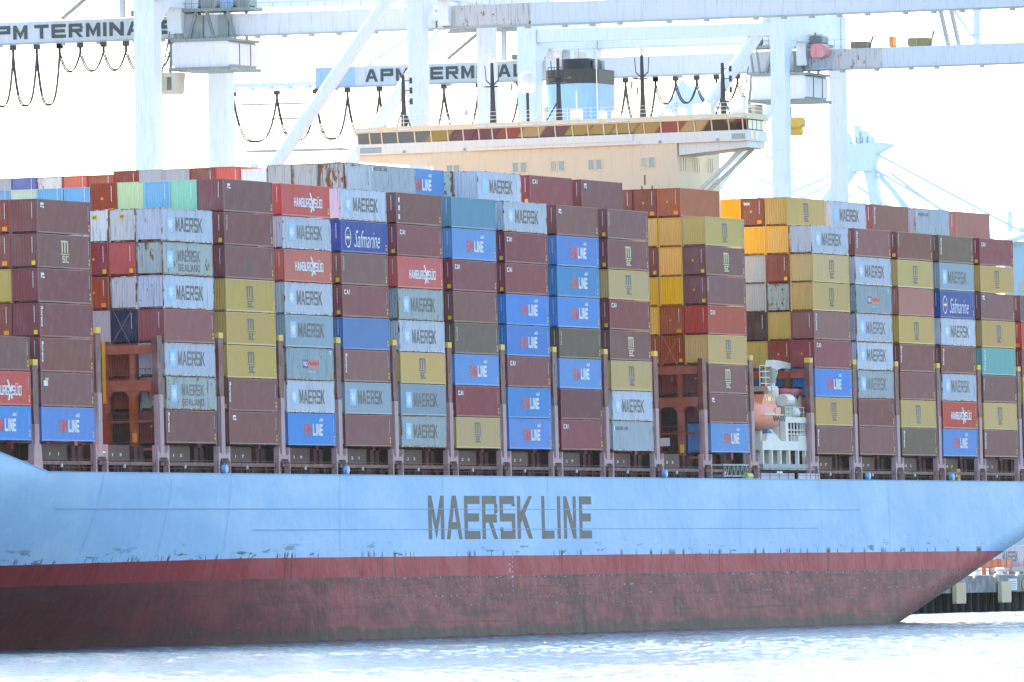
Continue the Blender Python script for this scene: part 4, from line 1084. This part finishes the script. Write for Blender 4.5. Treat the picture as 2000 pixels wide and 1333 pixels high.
# ================================================================ QUAY CRANES
m_crane = paint('crane_white', (0.72, 0.765, 0.80), .42, rust=.02, dirt=.12, var=.03)
m_girder = paint('girder_white', (0.62, 0.66, 0.70), .5, rust=.02, dirt=.15, var=.02)
m_girder_rust = paint('girder_rusty', (0.56, 0.54, 0.53), .55, rust=.32, dirt=.4, var=.02)
m_mach = paint('machinery_green', (0.22, 0.27, 0.25), .5, rust=.12, dirt=.3, var=.1)
m_house = paint('trolley_house_white', (0.74, 0.72, 0.74), .45, rust=.05, dirt=.12, var=.02)
m_cable = plain('cable_black', (0.035, 0.032, 0.026), .6)
m_tray = plain('tray_grey', (0.42, 0.42, 0.38), .6)
def hexbeam(mb, x0, x1, y0, y1, z0, z1, c):
    mb.prism([(y0+c, z0), (y1-c, z0), (y1, z0+c), (y1, z1-c), (y1-c, z1), (y0+c, z1), (y0, z1-c), (y0, z0+c)], 0, x0, x1)
def crane(label, XA, YW, name_y, ymin, ymax, gz, trolley_y, dark_y, festoon, tip_blue=False):
    """ship-to-shore gantry crane: rails along X, boom along Y reaching over the ship"""
    YL = YW+30.7; XB = XA+22.1; GX = XA+10.4
    c = empty('quay_crane', label, 'gantry crane', 'ship-to-shore cranes on the quay', Matrix.Translation((0, 0, 0)))
    def leg(X, Y, w, d, top):
        s = MB(); s.box(X-d/2, X+d/2, Y-w/2, Y+w/2, 6.2, top)
        l = s.build('leg', m_crane, c)
        s = MB()
        for zz in (18, 30, 42, 54): s.box(X-d/2-.03, X+d/2+.03, Y-w/2-.03, Y+w/2+.03, zz, zz+.12)
        s.build('leg_flange', m_crane, l)
        s = MB(); s.box(X-d/2-2.2, X+d/2+2.2, Y-.7, Y+.7, 4.4, 6.2); s.build('bogie', m_mach, l)
    leg(XA, YW, 1.75, 1.9, 70.5); leg(XB, YW, 1.65, 1.9, 70.5); leg(XA, YL, 2.3, 2.2, 70.5); leg(XB, YL, 2.2, 2.2, 70.5)
    for Y, w_ in ((YW, 1.6), (YL, 2.0)):
        s = MB(); s.box(XA+1.12, XB-1.12, Y-w_/2+.1, Y+w_/2-.1, 14.0, 16.2); s.build('sill_beam', m_crane, c)
        s = MB(); s.box(XA+1.12, XB-1.12, Y-w_/2+.05, Y+w_/2-.05, 66.9, 70.3)
        s.prism([(XA+1.12, 66.9), (XA+1.12, 64.6), (XA+4.4, 66.9)], 1, Y-w_/2+.1, Y+w_/2-.1); s.prism([(XB-1.12, 66.9), (XB-4.4, 66.9), (XB-1.12, 64.6)], 1, Y-w_/2+.1, Y+w_/2-.1)
        b_ = s.build('cross_beam', m_crane, c)
        for q in (-2.6, 2.0):
            s = MB(); s.prism([(GX+q, 66.897), (GX+q+1.5, 66.897), (GX+q+1.1, 64.2), (GX+q+.4, 64.2)], 1, Y-w_/2+.2, Y+w_/2-.2); s.build('hanger', m_crane, b_)
    for X in (XA, XB):
        s = MB(); s.box(X-.8, X+.8, YW+.9, YL-1.2, 67.4, 68.9); s.build('portal_tie', m_crane, c)
        s = MB(); s.tube([(X, YW+.5, 70.5), (X, YL-1.0, 70.5-1.33*(YL-YW-1.5))], .72, 10); s.build('brace', m_crane, c)
    # boom girder, in two lengths meeting at the hinge over the waterside legs
    g0, sl = gz-.0, .0065
    def zb(Y): return g0+(YW-Y)*sl
    for (a, b, mat, nm) in ((YW+1.3, ymax, m_girder, 'landside_girder'), (ymin, YW+1.1, m_girder, 'boom_girder')):
        s = MB()
        for (X0, X1) in ((GX-1.1, GX+1.1),):
            s.add([(X0, a, zb(a)), (X1, a, zb(a)), (X1, b, zb(b)), (X0, b, zb(b)), (X0, a, zb(a)+2.3), (X1, a, zb(a)+2.3), (X1, b, zb(b)+2.3), (X0, b, zb(b)+2.3)],
                  [(0,3,2,1),(4,5,6,7),(0,1,5,4),(1,2,6,5),(2,3,7,6),(3,0,4,7)])
        o = s.build(nm, mat, c)
        s = MB()
        n = int((b-a)/6.1)
        for i in range(n):
            y = a+2+i*6.1; s.box(GX-1.125, GX-1.1, y, y+.12, zb(y)+.02, zb(y)+2.28)
        s.build('plate_joint', m_girder, o)
        s = MB(); s.add([(GX-1.35, a, zb(a)-.22), (GX-1.05, a, zb(a)-.22), (GX-1.05, b, zb(b)-.22), (GX-1.35, b, zb(b)-.22), (GX-1.35, a, zb(a)-.03), (GX-1.05, a, zb(a)-.03), (GX-1.05, b, zb(b)-.03), (GX-1.35, b, zb(b)-.03)],
                        [(0,3,2,1),(4,5,6,7),(0,1,5,4),(1,2,6,5),(2,3,7,6),(3,0,4,7)])
        tr_ = s.build('cable_tray', m_tray, o)
        s = MB(); y = a+1
        while y < b-1: s.box(GX-1.5, GX-.9, y, y+.5, zb(y)-.45, zb(y)-.225); y += random.choice((3.1, 4.2, 5.5))
        s.build('tray_box', m_tray, tr_)
        s = MB(); y = a+.5
        while y < b: s.box(GX-1.1, GX-1.05, y, y+.05, zb(y)+2.3, zb(y)+3.4); y += 2.0
        s.add([(GX-1.1, a, zb(a)+3.36), (GX-1.06, a, zb(a)+3.36), (GX-1.06, b, zb(b)+3.36), (GX-1.1, b, zb(b)+3.36), (GX-1.1, a, zb(a)+3.4), (GX-1.06, a, zb(a)+3.4), (GX-1.06, b, zb(b)+3.4), (GX-1.1, b, zb(b)+3.4)],
              [(0,3,2,1),(4,5,6,7),(0,1,5,4),(1,2,6,5),(2,3,7,6),(3,0,4,7)])
        s.build('girder_rail', m_tray, o)
    s = MB(); ya, yb = YW-9.5, YW+1.05
    s.add([(GX-1.13, ya, zb(ya)+.03), (GX-1.13, yb, zb(yb)+.03), (GX-1.13, yb, zb(yb)+2.27), (GX-1.13, ya, zb(ya)+2.27)], [(0,1,2,3)]); s.build('rusty_plate', m_girder_rust, c)
    s = MB(); s.box(GX-1.3, GX+1.2, YW-.4, YW+1.6, zb(YW)+.7, zb(YW)+1.7); s.box(GX-1.4, GX+1.3, YW+.3, YW+.9, zb(YW)-.1, zb(YW)+2.6); s.build('hinge', m_girder, c)
    # name
    tp, xe = word('APM TERMINALS', 0, 0, 1.42, 1.5, .28, .24, .24, .40)
    k_ = (name_y[0]-name_y[1])/xe
    decal([[(u*k_, v) for u, v in p] for p in tp], lambda u, v: (GX-1.17, name_y[0]-u, zb(name_y[0]-u)+.40+v)).build('lettering', plain('girder_lettering', (0.05, 0.065, 0.07), .5), c)
    if tip_blue:
        s = MB(); s.box(GX-1.16, GX-1.11, ymax-5.0, ymax-.1, zb(ymax)+.03, zb(ymax)+2.27); s.build('tip_plate', paint('tip_blue', (0.42, 0.62, 0.80), .45, .02), c)
        s = MB(); s.box(GX-.5, GX+.5, ymax+.01, ymax+12, zb(ymax)+.2, zb(ymax)+.75)
        for i in range(5): s.box(GX-.6, GX+.6, ymax+1+i*2.4, ymax+1.5+i*2.4, zb(ymax)-.1, zb(ymax)+.2)
        s.build('tip_rail', m_crane, c)
    # stays
    for (p, q, r_) in (((GX, YW+1, 98), (GX, ymax-6, zb(ymax)+2.3), .32), ((GX, YW+1, 98), (GX, ymin+16, zb(ymin)+2.3), .3), ((GX, YW+1, 98), (GX, YW-21, zb(YW)+2.3), .3)):
        s = MB(); s.tube([p, q], r_, 6); s.build('stay', m_crane, c)
    s = MB(); s.box(GX-.5, GX+.5, YW-21.2, YW-20.4, zb(YW)+2.3, 84); s.build('hanger_post', m_crane, c)
    for X in (XA, XB):
        s = MB(); s.bar((X, YW, 70.5), (GX, YW+1, 98), 1.3, 1.5); s.build('apex_leg', m_crane, c)
        s = MB(); s.bar((X, YL, 70.5), (GX, YW+1, 97), .7, .8); s.build('apex_tie', m_crane, c)
    # machinery house between the frames
    y0 = YL+1.8
    s = MB(); s.box(GX-7, GX+7, y0, y0+14, 70.7, 76); s.build('machinery_house', m_house, c)
    s = MB(); s.box(GX-7.2, GX+7.2, y0-.5, y0+14.5, 69.6, 70.65); s.build('machinery_floor', m_mach, c)
    s = MB(); s.bar((GX-1.5, y0+11.5, 66.2), (GX-1.5, y0+7.0, 69.6), .35); s.build('house_strut', m_tray, c)
    for q in (1.2, 4.2): 
        s = MB(); s.box(GX-1.8, GX-1.2, y0+q, y0+q+.5, zb(y0)+2.3, 69.6); s.build('house_post', m_mach if q < 2 else m_crane, c)
    s = MB(); s.box(GX-1.8, GX-.6, y0-2, y0+3.4, zb(y0)+2.35, zb(y0)+3.0); s.build('dark_box', m_mach, c)
    # trolley
    ty = trolley_y; bz = zb(ty)
    tr_ = link('trolley', None, c)
    s = MB(); hexbeam(s, GX-5.2, GX+3.4, ty-.4, ty+6.2, bz-3.5, bz-.75, .25); hs_ = s.build('trolley_house', m_house, tr_)
    s = MB()
    for (xx, yy) in ((GX-2.2, ty-.43), (GX+1.2, ty-.43)): s.box(xx-.12, xx+.12, yy, yy+.06, bz-3.25, bz-.95)
    s.build('rusty_seam', plain('seam_rust', (0.22, 0.12, 0.06), .7, noise=(3, .3)), hs_)
    s = MB(); s.box(GX-5.6, GX+3.8, ty-.7, ty+6.5, bz-3.85, bz-3.52); s.box(GX-5.4, GX+3.6, ty-.6, ty+6.3, bz-.74, bz-.45); s.build('trolley_frame', m_mach, tr_)
    for (pa, pb, w_) in [((GX-1.7, ty+q, bz-.5), (GX-1.7, ty+q+(.9 if q < 3 else -.9), bz+2.6), .28) for q in (.2, 2.6, 5.6)] + \
            [((GX+1.7, ty+q, bz-.5), (GX+1.7, ty+q, bz+2.6), .28) for q in (.2, 2.6, 5.6)] + \
            [((GX-1.9, ty+6.2, bz-.4), (GX-1.9, ty+6.6, bz+2.6), .2), ((GX-1.9, ty+7.0, bz-.4), (GX-1.9, ty+7.4, bz+2.6), .2)]:
        s = MB(); s.bar(pa, pb, w_); s.build('strut', m_mach, tr_)
    for q in (1.1, 4.0):
        s = MB(); s.box(GX-1.65, GX-1.25, ty+q, ty+q+1.1, bz-.3, bz+2.2); s.build('sheave_block', m_mach, tr_)
    s = MB(); s.box(GX-2.0, GX+2.0, ty-1.6, ty+7.6, bz+2.6, bz+2.95)
    for q in range(9): s.box(GX-2.0, GX-1.94, ty-1.5+q*1.1, ty-1.44+q*1.1, bz+2.95, bz+4.0)
    s.bar((GX-1.97, ty-1.6, bz+4.0), (GX-1.97, ty+7.6, bz+4.0), .06); s.bar((GX-1.97, ty-1.6, bz+3.5), (GX-1.97, ty+7.6, bz+3.5), .06); s.build('trolley_walkway', m_mach, tr_)
    for (q, w_, h_, mt) in ((-1.2, 1.5, 1.0, m_mach), (.6, 1.5, 2.1, m_blueb), (2.5, 1.8, 1.6, m_grey), (4.6, 1.6, 2.6, m_crane), (6.0, 1.2, 1.2, m_mach)):
        s = MB(); hexbeam(s, GX-1.3, GX+1.3, ty+q, ty+q+w_, bz+2.96, bz+2.96+h_, .2); s.tube([(GX-1.35, ty+q+w_/2, bz+2.96), (GX-1.35, ty+q+w_/2, bz+3.3+h_)], .12, 6); s.build('hoist_unit', mt, tr_)
    cb = MB(); cb.prism([(ty+8.2, bz-6.3), (ty+8.2, bz-4.0), (ty+5.6, bz-4.0), (ty+5.8, bz-6.3)], 0, GX-5.5, GX-2.8)
    cab = cb.build('operator_cab', paint('cab_beige', (0.60, 0.52, 0.42), .5, .1), tr_)
    s = MB(); s.box(GX-5.53, GX-5.5, ty+6.2, ty+7.4, bz-5.9, bz-4.5); s.build('window', m_glass, cab)
    s = MB(); s.bar((GX-4, ty+6.9, bz-4.0), (GX-4, ty+6.6, bz-.6), .25); s.bar((GX-3.6, ty+8.0, bz-4.0), (GX-3.2, ty+7.2, bz+.5), .12)
    for i in range(4): s.bar((GX-4, ty+6.6+.2*i, bz-3.5+i*.7), (GX-4, ty+7.6-.2*i, bz-2.9+i*.7), .1)
    s.build('cab_hanger', m_mach, tr_)
    if dark_y:
        s = MB(); hexbeam(s, GX-3.4, GX-1.4, ty-2.2, ty-.5, bz+1.3, bz+2.9, .3); s.build('red_cabin', paint('cabin_red', (0.72, 0.27, 0.26), .5, .03), tr_)
        s = MB()
        for q in range(6): s.box(GX-3.4, GX-3.34, ty-2.4+q*.4, ty-2.34+q*.4, bz+.0, bz+1.2)
        s.box(GX-3.5, GX-1.3, ty-2.5, ty-.3, bz-.1, bz+.0); s.build('cage', m_blueb, tr_)
    # festoon: hangers with cable loops between them
    for (ys, drop) in festoon:
        for y in ys:
            s = MB(); s.box(GX-1.55, GX-.95, y-.30, y+.30, zb(y)-.75, zb(y)-.23); s.tube([(GX-1.25, y, zb(y)-.75), (GX-1.25, y, zb(y)-1.25)], .16, 5); s.build('festoon_hanger', m_cable, c)
        for a, b in zip(ys[:-1], ys[1:]):
            s = MB()
            for off in (-.17, .17):
                pts = []
                for i in range(17):
                    t = i/16; u = 2*t-1
                    y = a+(b-a)*t; w = abs(u)**(3.2 if drop > 3.5 else 2.2)
                    pts.append((GX-1.25+off, y+(off*.8), zb(y)-1.2-drop*(1-w)-.3*off))
                s.tube(pts, .085, 5)
            s.build('festoon_cable', m_cable, c)
    return c, GX, zb
cA, gA, zA = crane('nearer white quay crane, lettered girder crossing the top of the view above the containers', 256.7, 57.9, (111.7, 88.9), -34, 128, 64.05, 81.6, False,
      [([113.2, 110.45, 107.7, 104.95, 102.3], 5.6), ([102.3, 99.9, 97.2, 94.6, 92.0, 89.4], 2.1)])
cB, gB, zB = crane('farther white quay crane, lettered girder just above the ship funnel', 376.9, 56.2, (110.7, 88.6), -30, 117.0, 63.72, 55.2, True,
      [([127.3, 121.8, 116.9, 112.9, 108.9, 104.8, 100.8, 96.5, 91.4, 86.5, 82.2, 78.2, 74.5], 5.0), ([74.5, 72.0, 69.4, 67.0, 64.4, 61.5], 2.2)], True)
s = MB(); s.tube([(gB-6.5, YY, 56.4) for YY in (54.9, 57.0)], .55, 8); hexbeam(s, gB-7.2, gB-5.6, 54.7, 57.2, 56.8, 58.0, .3); s.box(gB-7.0, gB-5.8, 55.0, 55.5, 55.9, 56.8); s.box(gB-7.0, gB-5.8, 56.3, 56.8, 55.9, 56.8)
sp = s.build('spreader_headblock', plain('spreader_yellow', (0.72, 0.45, 0.06), .5))
tag(sp, 'yellow lifting headblock hanging from the farther crane trolley', 'headblock')
s = MB()
for (a, b) in ((56.4, 56.7), (57.0, 57.1)): s.tube([(gB-6.4, a+.3, 58.0), (gB-6.4, b+.3, 60.3)], .12, 5)
s.box(gB-6.9, gB-5.9, 56.3, 57.3, 58.0, 59.3)
s.build('hoist_rope', plain('rope_olive', (0.16, 0.13, 0.03), .6), sp)
# machines standing on the boom of the farther crane
for (Y, w_, h_, nm) in ((49.6, 2.2, .8, 'drive_box'), (45.7, .5, 1.3, 'warning_post'), (42.4, 2.6, 1.0, 'rope_guide'), (38.9, .0, 4.6, 'latch_mast'), (37.6, .0, 4.5, 'latch_mast')):
    s = MB()
    if w_ == 0: s.bar((gB-.5, Y, zB(Y)+2.3), (gB-.5, Y+1.0, zB(Y)+2.3+h_), .32); s.bar((gB+.4, Y+.1, zB(Y)+2.3), (gB+.4, Y+1.1, zB(Y)+2.3+h_), .32); s.bar((gB-.5, Y+3.0, zB(Y)+2.3), (gB-.5, Y+.8, zB(Y)+5.2), .08)
    else:
        hexbeam(s, gB-.8, gB+.6, Y-w_/2, Y+w_/2, zB(Y)+2.31, zB(Y)+2.31+h_, min(.15, w_/4))
        if w_ > 2: s.bar((gB-.5, Y-w_/2, zB(Y)+2.3), (gB-.5, Y-w_/2-.6, zB(Y)+2.6+h_*1.5), .2)
    s.build(nm, {'warning_post': m_org, 'drive_box': plain('olive_box', (0.20, 0.17, 0.10), .6), 'rope_guide': plain('olive_box2', (0.30, 0.24, 0.08), .6)}.get(nm, m_tray), cB)

# far cranes down the quay, each a lattice of tubes
m_far = paint('far_crane_blue', (0.62, 0.73, 0.81), .5, rust=.0, dirt=.1, var=.02)
def far_crane(label, ox, oy, zs, parts):
    c = empty('quay_crane', label, 'gantry crane', 'ship-to-shore cranes on the quay')
    for nm, r_, segs in parts:
        for p, q in segs:
            s = MB(); s.tube([(ox+p[0], oy+p[1], p[2]), (ox+q[0], oy+q[1], q[2])], r_, 6); s.build(nm, m_far, c)
    return c
# apex at (819,184.5,72): stays fall to both sides
fc = far_crane('distant pale blue crane with fanned stays beyond the ship stern', 819, 0, 1, [
    ('apex_leg', 1.15, [((0, 184.3, 70.5), (4, 181.7, 45)), ((0, 184.3, 70.5), (-3, 199, 50)), ((0, 185.5, 69.0), (3, 202.5, 48)), ]),
    ('stay', .24, [((0, 183.0, 69.6), (6, 161.5, 57.2)), ((0, 183.5, 67.4), (4, 165.0, 55.6)), ((0, 186.0, 67.8), (-5, 213.0, 57.0)), ((0, 186.5, 66.5), (-5, 212.0, 54.4)),
                   ((0, 184.0, 68.6), (4, 173.5, 54.8)), ((0, 183.5, 68.2), (2, 178.6, 60.3)), ((0, 200.8, 69.6), (5, 176.8, 57.5)), ((0, 202.0, 66.0), (5, 180.0, 56.2)), ((0, 203, 64.0), (4, 196.5, 57.0)), ((0, 209.5, 66.0), (4, 200.5, 56.0)), ((0, 213, 63.5), (4, 205.0, 56.5)), ((0, 198.0, 67.0), (5, 176.0, 54.5)), ((0, 182.5, 66.0), (4, 175.5, 57.2)), ((0, 205.0, 62.8), (2, 199.5, 57.0)), ((0, 215.0, 62.0), (4, 206.5, 55.5)), ((0, 186.0, 64.5), (3, 175.0, 57.0)), ((0, 187.5, 62.0), (3, 177.5, 55.8)), ((0, 200.5, 61.5), (-2, 191.0, 56.8)), ((0, 180.5, 66.4), (5, 167.5, 56.0)), ((0, 192.0, 64.2), (2, 184.0, 58.8)), ((0, 206.5, 63.5), (3, 201.5, 57.2))]),
    ('boom', .5, [((6, 161.5, 57.2), (8, 150, 57.6)), ((6, 164.5, 55.2), (8, 152, 59.0)), ((6, 163.0, 57.0), (6, 163.0, 60.2))])])
s = MB(); s.prism([(187.8, 71.0), (181.2, 71.2), (179.6, 70.9), (182.5, 69.4), (183.2, 66.8), (187.5, 66.8)], 0, 817.5, 820.5); s.build('apex_head', m_far, fc)
for (y, z, h_) in ((187.0, 71.1, 1.7), (185.6, 71.1, 2.9), (184.4, 71.1, 2.0), (183.4, 71.1, 1.2)):
    s = MB(); hexbeam(s, 818, 820, y-.45, y+.35, z, z+h_, .15); s.build('sheave_tower', m_far, fc)
s = MB()
for i in range(8): s.box(818, 818.1, 181.0+i*.9, 181.1+i*.9, 71.1, 72.1)
s.build('handrail', m_far, fc)
fd = far_crane('distant pale blue crane apex between the funnel and the nearer crane brace', 0, 0, 1, [
    ('apex_leg', .9, [((809.6, 211.0, 79.5), (808.8, 216.5, 73.0)), ((809.8, 210.5, 79.0), (811, 205.0, 74.5)), ((809.6, 209.5, 77.0), (809, 214.2, 71.5))]),
    ('stay', .3, [((809.6, 211.6, 77.6), (808, 219.5, 72.6)), ((810, 209.4, 77.4), (811.5, 203.5, 76.8))])])
s = MB(); s.prism([(212.6, 77.0), (212.0, 79.8), (211.0, 81.5), (209.6, 80.2), (206.0, 77.6), (207.5, 75.0), (211.5, 74.5)], 0, 808.5, 811); s.build('apex_head', m_far, fd)
# railed walkway of another crane far behind, left of the bridge
fe = empty('quay_crane', 'far crane walkways seen as thin grey lines ahead of the bridge', 'gantry crane', 'ship-to-shore cranes on the quay')
for (ya, yb, z, t_) in ((240.7, 225.7, 67.7, .32), (242.3, 229.0, 74.6, .16), (237.8, 231, 72.4, .14), (237.8, 229, 70.3, .14)):
    s = MB(); s.box(694, 697, yb, ya, z-t_/2, z+t_/2); y = yb
    while y < ya: s.box(693.97, 694.0, y, y+.05, z+t_/2, z+1.15); y += 1.5
    s.bar((694, yb, z+1.1), (694, ya, z+1.1), .06); s.build('walkway', m_tray, fe)
s = MB()
for y in (240.0, 227): s.box(695, 696.2, y-.4, y+.4, 4.4, 66); 
s.build('leg', m_far, fe)
# pale terminal building far behind the stern
fb = empty('terminal_building', 'pale blue building with a flat roof behind the ship stern', 'building')
s = MB(); s.box(826, 850, 140, 164.3, 4.4, 55.0); s.build('wall', paint('far_wall', (0.34, 0.50, 0.58), .6, .0, .15), fb)
s = MB(); s.box(825.6, 850.4, 139.6, 164.7, 55.003, 55.5); s.build('roof', plain('far_roof', (0.30, 0.40, 0.46), .6), fb)
for i in range(3):
    for j in range(4):
        s = MB(); s.box(825.9, 826.003, 160.6-i*2.2, 162.0-i*2.2, 47.6-j*3.1, 49.4-j*3.1); s.build('window', m_glass2, fb)
s = MB()
for i in range(6): s.bar((824, 161.9-i*.5, 40), (824, 161.9-i*.5, 47), .12)
for zz in (41, 43, 45, 47): s.bar((824, 161.9, zz), (824, 158, zz), .1)
s.build('fire_escape', m_creamw, fb)

# ================================================================ QUAY FURNITURE beyond the stern
m_tan = paint('fender_tan', (0.62, 0.48, 0.30), .6, .1, .3)
for X, w_ in ((421.8, 'nearer the ship stern'), (440.6, 'farther from the ship stern')):
    s = MB(); s.prism([(X-1.9, 1.1), (X+1.9, 1.1), (X+2.0, 1.4), (X+2.0, 3.6), (X-2.0, 3.6), (X-2.0, 1.4)], 1, 48.9, 49.4); o = s.build('fender', m_tan)
    tag(o, 'tan fender panel on the quay face '+w_, 'fender', 'quay fenders')
    s = MB()
    for zz in (1.7, 2.5, 3.2): s.box(X-1.7, X+1.7, 48.86, 48.9, zz, zz+.06)
    s.tube([(X, 49.4, 2.6), (X, 49.62, 2.6)], .5, 8); s.build('rubber_mount', m_tan, o)
for X, w_ in ((435.0, 'nearer the ship stern'), (444.4, 'below the grey lettered container')):
    s = MB(); s.lathe([(.55, 4.4), (.55, 4.5), (.4, 4.6), (.4, 4.9), (.6, 5.0), (.62, 5.2), (.35, 5.3)], X, 50.9, 12); o = s.build('mooring_bollard', m_creamw, None)
    tag(o, 'white mooring bollard on the quay edge '+w_, 'bollard', 'mooring bollards')
s = MB(); s.box(443.4, 446.7, 49.4, 49.58, 2.55, 3.95); o = s.build('quay_sign', m_house); tag(o, 'white notice board fixed on the quay face', 'sign')
s = MB()
for i in range(4): s.box(443.8, 446.2, 49.385, 49.4, 3.55-i*.26, 3.65-i*.26)
s.build('lettering', plain('sign_print', (0.3, 0.3, 0.4), .6), o)
s = MB(); s.lathe([(.1, 0), (.62, .02), (.62, .1), (.1, .12)], 0, 0, 14); s.v = [(449.7+v[0], 49.45+v[2], 3.2+v[1]) for v in s.v]; o = s.build('ladder_disc', plain('disc_ochre', (0.42, 0.28, 0.06), .6)); tag(o, 'round ochre disc on the quay face beside the notice', 'disc')
for (X, z, n_) in ((428.9, 4.05, 'nearer the ship stern'), (437.6, 4.1, 'between the two white bollards'), (447.0, 4.2, 'above the ochre disc')):
    s = MB(); s.tube([(X-.4, 49.5, z-.1), (X+.5, 49.45, z+.35)], .22, 6); s.box(X-.6, X, 49.42, 49.6, z-.3, z); o = s.build('mooring_hook', m_tan); tag(o, 'small tan steel fitting on the quay edge '+n_, 'fitting', 'quay edge fittings')
# containers, barriers and a chassis ashore
def shore_box(X, Y, z, typ, lab, L=12.19):
    nm, col, rust, words = TY[typ]; m = paint('paint_'+nm, col, .46, rust, .3)
    o = bpy.data.objects.new('shipping_container', ME_BODY[(CH, False)]); C.objects.link(o); o.location = (X, Y, z)
    o.material_slots[0].link = 'OBJECT'; o.material_slots[0].material = m
    f = link('frame', ME_FRAME[CH], o); f.material_slots[0].link = 'OBJECT'; f.material_slots[0].material = m
    dl, sb = decals_for(typ)
    for n_, me in dl:
        if n_ == 'lettering': link(n_, me, o)
    tag(o, lab, 'container', 'containers ashore'); return o
shore_box(459.6, 56.0, 5.15, 'MA', 'grey lettered container ashore on the quay behind the stern')
shore_box(466.0, 60.0, 8.1, 'DR', 'dark red container ashore stacked behind the grey lettered one')
for i, (X0, X1) in enumerate(((449.0, 455.2), (455.5, 461.0), (466.8, 473))):
    s = MB(); s.box(X0, X1, 54.2, 54.5, 5.35, 6.25)
    for xx in (X0+.2, X1-.4, (X0+X1)/2): s.box(xx, xx+.2, 54.1, 54.6, 4.4, 6.35)
    s.box(X0, X1, 54.15, 54.55, 4.9, 5.0)
    o = s.build('barrier', paint('barrier_orange', (0.60, 0.17, 0.06), .5, .1)); tag(o, 'orange steel barrier on the quay, %s' % ('nearest the ship stern', 'just in front of the grey container', 'cut by the photo edge')[i], 'barrier', 'orange barriers on the quay')
for i, X in enumerate((449.5, 457.0, 468.5)):
    s = MB(); s.box(X, X+5.0, 53.0, 53.6, 4.75, 5.3)
    for q in (.4, 4.0): s.box(X+q, X+q+.5, 52.9, 53.7, 4.4, 4.75)
    o = s.build('concrete_block', paint('block_pink', (0.52, 0.42, 0.40), .8, .02, .3)); tag(o, 'pale concrete block on the quay, %s' % ('nearest the ship stern', 'under the grey container', 'cut by the photo edge')[i], 'block', 'concrete blocks on the quay')
s = MB(); s.box(463, 466, 57.0, 58.5, 8.05, 9.0); s.box(463.3, 465.7, 57.1, 58.4, 9.0, 9.4); o = s.build('green_bin', plain('bin_green', (0.08, 0.36, 0.10), .6)); tag(o, 'green bin standing on the grey container ashore', 'bin')

# ================================================================ AIR
hz = MB(); hz.box(-2000, 2800, -2050, 2050, -5.0, 105.0)
hm_ = bpy.data.materials.new('harbour_air'); hm_.use_nodes = True
hn = hm_.node_tree; hn.nodes.remove(hn.nodes['Principled BSDF'])
pv = hn.nodes.new('ShaderNodeVolumePrincipled'); pv.inputs['Color'].default_value = (0.86, 0.93, 1.0, 1); pv.inputs['Density'].default_value = HAZE; pv.inputs['Anisotropy'].default_value = .3
hn.links.new(pv.outputs[0], hn.nodes['Material Output'].inputs['Volume'])
haze = hz.build('haze', hm_); haze['kind'] = 'stuff'; haze['label'] = 'thin pale harbour haze'

SMALL = ('tray_box', 'girder_rail', 'plate_joint', 'roof_rail', 'trolley_walkway', 'cage', 'lamp_bracket', 'leg_flange', 'fire_escape', 'mast_platform', 'cab_hanger', 'sling', 'festoon_cable', 'handrail', 'yoke', 'hoist_rope', 'tip_rail')
for o in bpy.data.objects:
    if o.parent and o.name.split('.')[0] in SMALL: o['kind'] = 'stuff'
